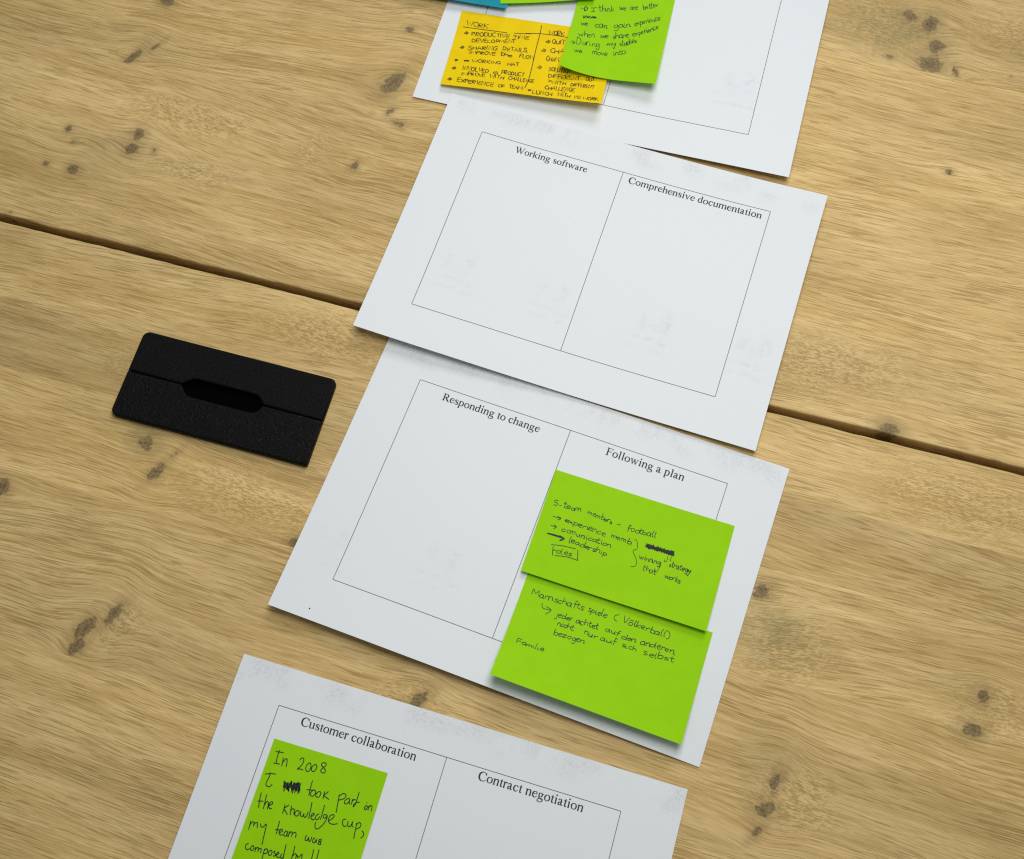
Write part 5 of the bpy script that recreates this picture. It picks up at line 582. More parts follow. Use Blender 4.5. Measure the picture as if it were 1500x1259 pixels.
'g1': '50|361,1104 365,1122 369,1141 373,1158 377,1174 380,1186 383,1198 385,1207 388,1214 392,1219 395,1221 399,1222 402,1222 405,1220 407,1217 409,1213 411,1209;53|353,1155 395,1139;52|402,1087 405,1105 409,1123 412,1141 416,1158 418,1174 420,1188 422,1203 424,1217;47|421,1186 422,1175 424,1163 425,1153 428,1146 432,1145 438,1147 443,1151 448,1156 452,1161 456,1166 460,1173 462,1179 464,1186 465,1194 465,1202 466,1209;54|466,1142 469,1154 472,1166 474,1178 477,1186 479,1192 480,1195 481,1197 484,1198 487,1197 490,1195 494,1192 498,1190;50|466,1125 466,1121;52|496,1139 510,1199;49|500,1161 502,1153 504,1144 506,1137 509,1132 514,1131 519,1132 525,1136 531,1142 535,1154 539,1170 543,1186 547,1195 550,1197 553,1194 555,1188 557,1184;49|547,1073 569,1177;50|594,1119 584,1128 573,1137 564,1146 561,1153 568,1158 581,1163 596,1166 610,1170;52|676,1063 685,1079 693,1097 701,1112 707,1118 709,1111 709,1094 708,1077 710,1069 716,1076 724,1092 731,1108 737,1114 738,1105 738,1088 737,1068 736,1049;49|756,1086 763,1085 770,1085 777,1083 781,1081 783,1076 783,1070 781,1064 780,1060 777,1058 773,1057 769,1058 765,1060 762,1064 757,1069 754,1075 752,1080 751,1086 752,1092 754,1098 757,1102 760,1107 764,1110 769,1113 774,1113 779,1111 784,1107 789,1103 794,1099;51|884,1028 880,1025 875,1022 871,1020 867,1020 862,1023 858,1029 855,1035 853,1042 854,1050 856,1059 859,1068 862,1074 866,1077 870,1077 874,1077 877,1076 881,1075 885,1073 888,1070 890,1064 889,1052 887,1035 885,1020 884,1013 886,1021 889,1037 892,1055 896,1067 898,1072 901,1074 904,1074 907,1075;47|900,1013 914,1073;50|903,1039 905,1031 907,1023 909,1016 911,1012 915,1011 919,1013 924,1016 928,1018;51|933,1031 940,1028 948,1025 955,1021 959,1018 962,1013 962,1007 961,1002 960,999 957,997 954,997 950,998 945,1000 941,1005 937,1011 933,1018 930,1024 930,1029 930,1033 931,1037 934,1042 939,1047 945,1053 952,1058 958,1060 962,1059 966,1055 969,1050 972,1046;52|1032,930 1036,945 1040,960 1045,975 1049,989 1053,1002 1057,1014 1060,1026 1064,1038;55|1058,1014 1058,1007 1058,1000 1059,993 1061,987 1066,983 1072,981 1078,979 1083,981 1086,985 1089,992 1090,1000 1091,1008 1090,1016 1089,1024 1087,1031 1084,1036 1079,1038 1074,1037 1068,1036 1062,1034;45|1092,991 1100,988 1110,985 1118,982 1123,978 1124,973 1123,967 1119,961 1116,957 1112,956 1108,957 1103,959 1099,962 1096,967 1094,973 1092,980 1092,986 1092,992 1093,997 1095,1002 1098,1006 1102,1009 1107,1010 1113,1011 1118,1010 1123,1008 1127,1004 1132,999 1136,995;56|1135,900 1138,913 1141,925 1144,938 1147,949 1151,961 1155,973 1160,983 1163,990 1166,993 1168,993 1170,991 1172,989 1175,987 1178,984 1181,981 1184,977;56|1130,938 1160,921;44|1156,866 1161,884 1167,901 1172,918 1177,933 1180,947 1183,960 1186,971 1189,978 1192,981 1197,979 1201,976 1204,973 1207,971 1208,968 1209,966 1210,963;50|1154,913 1183,897;47|1205,932 1213,927 1220,922 1227,918 1231,913 1231,908 1230,903 1226,899 1223,896 1219,894 1214,893 1209,893 1205,896 1203,902 1200,911 1199,920 1199,928 1200,934 1203,939 1206,944 1210,947 1214,950 1220,952 1225,953 1230,952 1234,950 1237,945 1240,940 1243,935;46|1243,902 1262,944;48|1249,918 1252,911 1255,902 1258,895 1262,890 1265,888 1269,889 1273,891 1277,892;45|142,1518 149,1534 156,1552 162,1566 167,1572 170,1565 171,1548 172,1530 175,1521 179,1527 185,1542 191,1556 195,1561 199,1555 201,1541 203,1525 205,1509;54|214,1539 222,1533 230,1528 237,1523 242,1518 244,1515 244,1512 243,1509 241,1508 239,1507 235,1507 231,1507 228,1509 224,1511 220,1513 217,1516 215,1520 213,1527 213,1535 214,1543 215,1549 218,1554 223,1559 227,1562 232,1562 237,1559 242,1553 248,1546 253,1539;53|428,1499 421,1496 414,1491 407,1488 400,1488 393,1493 384,1500 377,1509 373,1517 372,1523 373,1529 376,1535 380,1540 384,1545 389,1550 395,1554 402,1555 409,1552 416,1548 423,1542 430,1537;54|482,1475 476,1472 469,1469 463,1467 457,1468 450,1473 443,1481 437,1490 433,1498 432,1507 432,1516 434,1525 437,1532 443,1538 451,1543 460,1546 467,1546 472,1543 476,1538 479,1530 481,1520 482,1507 482,1489 482,1474 483,1468 485,1475 488,1490 491,1508 494,1521 496,1528 499,1533 501,1536 504,1540;56|511,1484 521,1545;54|512,1512 516,1504 519,1495 523,1487 527,1482 533,1479 539,1479 546,1481 550,1486 553,1497 553,1513 554,1529 556,1538 559,1540 563,1537 568,1532 572,1528;45|716,1436 710,1434 705,1432 700,1431 694,1432 686,1438 677,1447 669,1457 665,1466 665,1473 667,1480 671,1486 677,1490 684,1491 693,1490 702,1487 708,1482 713,1474 716,1464 718,1453 719,1444 720,1437 719,1431 718,1428 720,1432 725,1446 733,1468 739,1492 742,1511 740,1524 735,1535 728,1543 721,1548 713,1550 703,1548 694,1545 684,1542;56|792,1403 786,1403 780,1403 774,1404 768,1407 760,1412 752,1420 744,1428 740,1436 739,1444 741,1452 744,1459 749,1464 754,1467 761,1467 769,1467 776,1465 783,1461 791,1457 798,1451 802,1443 800,1432 796,1417 791,1404 790,1398 793,1405 798,1419 805,1435 810,1446 814,1450 818,1451 821,1451 824,1452;47|819,1395 819,1408 819,1422 820,1434 822,1444 827,1451 833,1455 839,1457 845,1457 849,1456 852,1452 855,1448 858,1444;56|816,1377 820,1371;56|848,1393 870,1443;54|859,1412 862,1402 865,1392 868,1382 872,1377 880,1375 889,1376 898,1380 904,1386 908,1396 909,1409 910,1422 912,1429 916,1428 921,1423 926,1415 931,1409;51|980,1367 987,1362 995,1357 1002,1352 1007,1347 1008,1342 1007,1337 1005,1333 1002,1331 999,1331 994,1333 989,1336 986,1339 983,1343 981,1348 980,1353 980,1358 981,1364 982,1370 984,1376 986,1382 990,1386 995,1390 999,1392 1004,1392 1008,1389 1012,1383 1016,1377 1020,1370;54|1005,1324 1058,1349;51|1043,1302 1024,1369;47|1054,1288 1058,1305 1063,1323 1067,1340 1072,1355 1076,1370 1080,1383 1083,1396 1087,1409;51|1062,1317 1063,1308 1063,1299 1064,1291 1066,1287 1071,1287 1078,1291 1086,1296 1091,1301 1094,1306 1097,1312 1098,1318 1098,1324 1097,1330 1095,1337 1093,1342 1089,1346 1086,1347 1081,1346 1076,1345 1071,1343;52|1100,1310 1107,1305 1115,1299 1122,1294 1126,1289 1128,1284 1128,1279 1126,1275 1123,1272 1119,1270 1114,1270 1108,1270 1104,1272 1101,1277 1098,1283 1097,1290 1096,1296 1097,1302 1098,1308 1100,1313 1103,1317 1107,1320 1113,1321 1119,1321 1124,1320 1129,1318 1133,1315 1137,1311 1141,1307;47|1138,1257 1159,1313;52|1144,1283 1146,1275 1149,1266 1152,1258 1154,1252 1157,1250 1160,1250 1164,1252 1167,1252;48|1168,1228 1172,1239 1175,1251 1179,1262 1182,1271 1186,1278 1190,1285 1193,1290 1196,1292 1197,1290 1198,1286 1199,1281 1200,1276;52|1159,1203 1160,1193;43|1196,1254 1204,1249 1214,1243 1222,1238 1227,1233 1227,1228 1225,1223 1221,1219 1217,1216 1213,1215 1209,1216 1204,1217 1201,1220 1198,1224 1197,1229 1196,1234 1196,1240 1196,1247 1196,1254 1197,1260 1200,1266 1204,1271 1210,1276 1216,1279 1221,1280 1225,1276 1229,1270 1232,1262 1235,1255;51|1243,1225 1258,1267;46|1244,1240 1247,1235 1251,1230 1254,1226 1257,1223 1260,1220 1263,1217 1266,1216 1270,1219 1273,1228 1276,1240 1279,1253 1282,1261 1285,1261 1287,1257 1290,1251 1293,1246;56|1304,1171 1300,1169 1295,1166 1291,1165 1287,1165 1284,1169 1281,1175 1278,1183 1277,1190 1278,1198 1281,1206 1284,1215 1288,1221 1292,1225 1296,1228 1301,1230 1306,1230 1309,1228 1313,1224 1316,1219 1319,1214;55|1324,1195 1332,1190 1340,1185 1348,1179 1352,1175 1353,1171 1351,1167 1347,1164 1344,1161 1341,1159 1337,1158 1333,1157 1330,1159 1326,1162 1322,1168 1319,1174 1318,1180 1318,1186 1320,1192 1323,1198 1326,1204 1331,1210 1336,1215 1342,1220 1347,1221 1351,1218 1355,1212 1358,1204 1362,1197;43|144,1747 152,1762 160,1778 168,1792 174,1798 178,1791 179,1775 181,1759 184,1752 190,1759 197,1775 204,1790 209,1795 212,1786 214,1767 215,1745 216,1725;52|233,1662 234,1678 236,1694 237,1710 239,1726 240,1741 242,1757 243,1772 245,1788;50|241,1759 246,1748 251,1737 256,1727 261,1721 266,1719 271,1720 276,1723 280,1727 284,1731 287,1737 290,1744 291,1752 292,1759 293,1767 293,1775 293,1784;44|295,1751 307,1747 319,1744 330,1740 337,1737 339,1734 337,1731 333,1728 329,1726 325,1723 320,1720 314,1719 309,1719 304,1721 299,1725 295,1730 292,1736 291,1743 292,1753 293,1762 297,1769 302,1775 310,1781 318,1785 325,1786 331,1785 336,1781 341,1776 347,1771;50|354,1702 361,1760;47|356,1720 361,1712 366,1703 371,1696 376,1692 380,1693 385,1696 389,1702 392,1709 395,1719 397,1732 399,1744 402,1753 405,1755 408,1754 411,1752 415,1750;51|492,1689 500,1706 508,1725 515,1740 521,1746 524,1737 526,1717 527,1697 531,1687 537,1694 546,1711 554,1729 560,1735 563,1727 565,1710 566,1689 567,1670;52|576,1703 586,1701 596,1699 605,1696 612,1693 614,1689 614,1684 612,1680 610,1676 606,1675 602,1674 597,1674 593,1675 588,1678 583,1682 579,1686 576,1691 575,1697 575,1703 576,1709 578,1714 583,1719 588,1723 595,1726 601,1728 606,1727 611,1724 616,1721 621,1718;53|727,1664 721,1663 716,1662 710,1662 706,1663 703,1665 700,1668 698,1671 697,1674 697,1677 697,1680 698,1682 701,1685 706,1687 713,1690 720,1692 725,1694 728,1694 731,1693 732,1693 732,1694 729,1699 724,1706 718,1712 714,1717 710,1719 707,1719 703,1718 700,1718;50|716,1575 719,1593 722,1612 725,1630 729,1647 732,1663 736,1678 739,1693 743,1708;49|736,1676 738,1664 740,1651 742,1640 745,1632 751,1631 758,1633 765,1637 770,1641 774,1645 776,1649 778,1654 779,1660 782,1667 784,1675 786,1683 788,1691;49|827,1608 821,1606 814,1605 808,1604 802,1606 797,1611 792,1618 788,1627 786,1635 787,1645 790,1655 794,1665 798,1672 802,1677 807,1681 812,1682 816,1681 820,1677 824,1671 827,1662 829,1653 827,1640 824,1623 820,1610 820,1605 822,1613 827,1631 832,1651 837,1665 841,1671 844,1674 847,1675 850,1677;50|841,1616 856,1680;49|841,1639 845,1633 849,1626 853,1619 857,1615 862,1615 867,1617 872,1619 877,1622;57|890,1620 899,1613 908,1607 917,1601 923,1596 924,1592 924,1590 921,1587 918,1586 914,1584 908,1583 903,1583 898,1585 894,1589 891,1595 888,1602 886,1608 885,1614 884,1619 885,1624 887,1629 892,1635 900,1642 907,1648 914,1650 919,1648 924,1642 928,1635 932,1629;47|992,1588 999,1582 1007,1576 1013,1571 1017,1566 1017,1561 1015,1557 1012,1553 1008,1551 1004,1549 1000,1548 996,1548 992,1550 989,1555 987,1562 985,1570 985,1577 985,1582 987,1587 990,1591 993,1596 999,1601 1005,1606 1012,1611 1017,1612 1021,1609 1025,1603 1028,1595 1031,1589;51|1014,1544 1069,1568;53|1052,1523 1038,1593;48|1072,1515 1077,1529 1083,1544 1088,1557 1092,1570 1095,1581 1097,1590 1098,1600 1100,1609;53|1076,1539 1077,1533 1078,1526 1080,1521 1083,1516 1088,1514 1095,1512 1103,1512 1108,1514 1111,1519 1113,1525 1114,1533 1114,1539 1112,1545 1109,1551 1105,1555 1101,1559 1098,1560 1095,1561 1092,1560 1089,1560;45|1114,1520 1120,1515 1127,1511 1133,1507 1138,1503 1139,1497 1139,1492 1138,1487 1135,1484 1132,1484 1126,1485 1121,1487 1117,1490 1114,1494 1112,1498 1111,1503 1111,1508 1112,1514 1114,1519 1116,1524 1120,1529 1125,1533 1130,1537 1136,1539 1142,1540 1145,1537 1149,1532 1152,1526 1155,1521;50|1148,1461 1169,1517;48|1159,1488 1159,1481 1159,1473 1159,1466 1161,1461 1163,1457 1167,1455 1172,1453 1176,1450;52|1177,1440 1181,1452 1185,1464 1188,1475 1192,1484 1197,1490 1202,1495 1207,1498 1211,1499 1212,1497 1212,1492 1212,1487 1212,1482;57|1176,1418 1169,1409;57|1211,1475 1218,1468 1226,1462 1232,1455 1237,1450 1239,1446 1238,1442 1236,1440 1234,1438 1231,1436 1226,1435 1221,1434 1217,1436 1214,1440 1211,1446 1209,1453 1208,1459 1208,1465 1209,1470 1211,1475 1214,1479 1219,1482 1225,1484 1231,1486 1236,1485 1241,1482 1245,1478 1249,1472 1253,1467;45|1246,1421 1261,1466;57|1254,1437 1255,1428 1255,1419 1257,1411 1259,1405 1263,1403 1268,1402 1273,1404 1277,1408 1281,1417 1284,1429 1287,1440 1290,1448 1292,1450 1294,1449 1297,1446 1299,1445;53|1311,1363 1306,1363 1300,1362 1295,1363 1291,1365 1287,1370 1284,1377 1282,1384 1281,1392 1281,1398 1282,1405 1285,1411 1288,1417 1294,1422 1302,1426 1309,1429 1315,1429 1319,1426 1321,1419 1323,1412 1326,1405;54|1331,1385 1337,1380 1343,1374 1348,1369 1351,1364 1353,1359 1352,1353 1351,1348 1349,1345 1345,1345 1340,1346 1334,1349 1330,1353 1328,1359 1326,1366 1326,1374 1325,1380 1326,1384 1326,1388 1328,1391 1331,1394 1335,1396 1341,1399 1347,1400 1352,1400 1356,1397 1359,1393 1361,1388 1364,1384;48|143,1835 163,1985;53|142,1829 155,1833 168,1836 180,1840 191,1847 200,1859 208,1873 214,1889 217,1904 217,1920 214,1936 210,1952 204,1964 195,1972 185,1976 174,1979 163,1983;49|249,1898 252,1912 254,1928 256,1942 259,1952 262,1959 265,1963 269,1965 273,1965 276,1964 281,1960 284,1955 287,1947 289,1933 291,1915 292,1899 294,1892 296,1898 298,1913 301,1931 304,1943 307,1949 311,1951 314,1952 318,1954;56|305,1878 317,1949;43|313,1907 316,1896 320,1885 323,1875 326,1870 331,1869 335,1873 340,1878 344,1882;44|360,1883 360,1894 360,1906 360,1916 361,1925 364,1931 368,1936 372,1939 376,1941 380,1941 383,1939 386,1937 390,1936;43|356,1851 357,1849;53|404,1886 413,1945;43|408,1912 411,1904 413,1896 416,1889 420,1885 425,1883 431,1883 437,1885 442,1891 446,1903 448,1920 450,1936 452,1946 454,1948 457,1944 459,1939 462,1934;51|503,1880 499,1877 495,1874 491,1872 486,1872 480,1875 473,1878 466,1884 463,1890 463,1899 466,1911 470,1921 474,1929 478,1932 482,1932 487,1930 491,1927 496,1920 501,1911 505,1901 508,1893 508,1885 506,1875 503,1870 503,1872 507,1888 513,1912 519,1938 521,1959 519,1972 514,1982 507,1989 501,1993 494,1991 487,1985 479,1976 472,1969;55|627,1833 633,1884;56|628,1859 633,1853 637,1845 642,1839 645,1834 648,1832 651,1830 653,1830 656,1834 658,1841 661,1852 664,1864 667,1875;48|665,1845 670,1839 674,1832 678,1827 682,1823 685,1821 686,1821 688,1823 690,1826 693,1833 696,1843 699,1853 702,1863;56|704,1805 709,1815 713,1825 718,1833 722,1839 728,1842 734,1842 739,1840 744,1836 749,1825 753,1810 757,1797 759,1794 760,1807 759,1830 758,1855 757,1875 756,1888 755,1898 754,1906 751,1910 745,1910 738,1906 731,1901 724,1897;53|845,1793 841,1791 836,1790 832,1788 828,1789 826,1791 824,1796 823,1801 823,1804 825,1807 828,1809 832,1810 836,1812 840,1812 844,1811 848,1811 852,1812 854,1814 857,1817 859,1820 859,1823 857,1827 853,1830 848,1833 844,1835 842,1837 840,1838 838,1838 836,1839;45|845,1713 849,1730 854,1748 859,1764 864,1779 868,1793 873,1805 877,1815 881,1823 885,1827 888,1828 891,1828 893,1827 896,1826 899,1823 901,1820 904,1818;44|847,1761 875,1744;53|889,1762 892,1772 895,1783 898,1793 902,1801 906,1807 911,1812 916,1815 920,1815 923,1813 924,1809 925,1802 926,1794 924,1780 921,1762 918,1747 918,1741 921,1748 926,1765 931,1784 936,1798 941,1803 945,1804 949,1804 954,1805;54|966,1738 962,1735 957,1733 952,1731 948,1731 944,1735 940,1741 938,1748 936,1755 936,1762 937,1769 940,1776 942,1782 946,1785 950,1788 955,1789 959,1787 962,1781 966,1772 969,1761 969,1747 965,1727 957,1702 949,1680 945,1669 947,1674 953,1689 960,1708 965,1725 969,1738 973,1750 977,1762 980,1770 982,1773 983,1774 985,1773 986,1773;49|987,1714 988,1724 989,1734 991,1743 993,1750 995,1754 997,1757 1000,1758 1002,1758 1005,1757 1008,1754 1010,1750 1013,1747;54|981,1694 981,1689;52|1007,1727 1013,1720 1020,1714 1026,1707 1030,1702 1031,1696 1029,1692 1027,1688 1024,1685 1021,1683 1016,1682 1011,1683 1007,1685 1004,1689 1002,1694 1000,1701 1000,1708 1002,1715 1005,1723 1009,1731 1013,1737 1017,1741 1020,1744 1023,1746 1027,1745 1032,1743 1037,1738 1042,1732 1047,1727;57|1068,1687 1064,1689 1059,1691 1055,1693 1052,1695 1049,1698 1047,1702 1045,1706 1045,1708 1045,1709 1047,1710 1049,1710 1052,1710 1057,1711 1062,1713 1068,1714 1072,1716 1075,1717 1076,1717 1078,1718 1078,1720 1076,1723 1074,1727 1071,1730 1067,1733 1064,1735 1060,1735 1057,1735 1053,1736;52|151,2101 159,2112 167,2125 174,2135 180,2139 183,2132 184,2118 185,2103 187,2097 192,2103 198,2117 204,2130 209,2135 213,2128 216,2113 218,2096 221,2080;54|238,2111 246,2108 255,2105 263,2102 268,2099 271,2097 271,2095 270,2094 268,2092 264,2089 259,2085 254,2083 249,2083 245,2086 242,2093 239,2100 236,2106 234,2110 233,2113 232,2116 233,2119 237,2124 243,2130 249,2134 255,2136 260,2133 266,2128 272,2122 277,2116;43|437,2030 444,2096;53|436,2064 439,2055 443,2045 447,2037 451,2032 455,2031 460,2034 465,2039 468,2046 471,2056 473,2068 475,2081 476,2094;44|472,2055 476,2046 481,2036 485,2027 489,2022 492,2021 495,2023 498,2027 500,2035 502,2047 504,2062 505,2078 506,2094;45|542,2034 534,2041 526,2047 519,2054 514,2060 514,2067 517,2074 521,2081 526,2086 531,2091 538,2094 544,2096 550,2096 554,2093 558,2088 561,2081 563,2074 564,2068 565,2061 564,2054 562,2049 558,2045 551,2043 544,2041 537,2039;43|565,2023 574,2041 584,2060 592,2075 600,2081 604,2075 608,2060 610,2041 613,2023;47|626,2059 637,2056 649,2054 660,2052 667,2049 669,2044 667,2037 664,2031 661,2026 658,2024 654,2022 650,2022 645,2023 641,2026 637,2030 633,2035 630,2040 628,2046 626,2053 625,2060 627,2066 632,2072 640,2078 648,2083 655,2085 661,2083 665,2078 669,2072 673,2066;47|763,1996 765,2006 768,2017 770,2027 772,2035 774,2041 776,2045 778,2047 781,2048 784,2047 789,2043 794,2039 798,2034;49|759,1973 760,1964;51|790,1988 801,2037;53|795,2002 797,1995 799,1988 801,1982 805,1978 811,1977 818,1979 826,1983 831,1988 834,1996 836,2007 837,2018 838,2024 841,2025 844,2022 847,2018 850,2015;47|851,1923 852,1937 854,1951 856,1964 858,1976 861,1988 864,1999 867,2008 870,2014 874,2017 877,2017 881,2015 885,2014 889,2012 893,2010 897,2007 901,2005;48|838,1969 887,1946;55|905,1922 900,1928 894,1934 889,1941 886,1949 888,1959 892,1971 897,1983 903,1991 909,1994 916,1995 923,1993 929,1990 934,1986 938,1979 941,1972 942,1964 942,1956 941,1947 938,1939 934,1932 930,1930 924,1929 919,1929 913,1929;50|73,1232 122,1233;50|230,1195 330,1163;50|279,1180 283,1253;50|245,1268 314,1246;50|61,1962 129,1960;50|83,1927 97,1934 113,1942 125,1950 132,1959 128,1970 118,1981 106,1994 94,2006;50|386,951 399,973;80|134,1196 137,1218 139,1242 142,1263 147,1274 156,1272 168,1260 179,1245 184,1231 183,1218 177,1204 169,1192 162,1185 155,1185 148,1189 140,1195 132,1200;50|154,1371 154,1387 154,1404 154,1418 157,1424 162,1417 170,1400 177,1383 182,1374 182,1380 181,1393 179,1407 178,1412 179,1403 181,1386 184,1369 189,1361 197,1369 207,1385 217,1401 222,1409 221,1404 215,1390 208,1376 206,1370 210,1375 218,1388 226,1400 233,1405 235,1397 235,1381 236,1365 239,1358 245,1365 254,1380 263,1396 271,1402 278,1394 284,1375 290,1357 296,1348 303,1354 311,1368 317,1383 322,1389 323,1382 322,1366 320,1350 320,1343 322,1350 326,1367 329,1383 332,1391 332,1385 331,1370 331,1355 333,1347 339,1349 347,1357 356,1366 364,1375;50|353,1367 151,1425 360,1370 131,1384 361,1359',
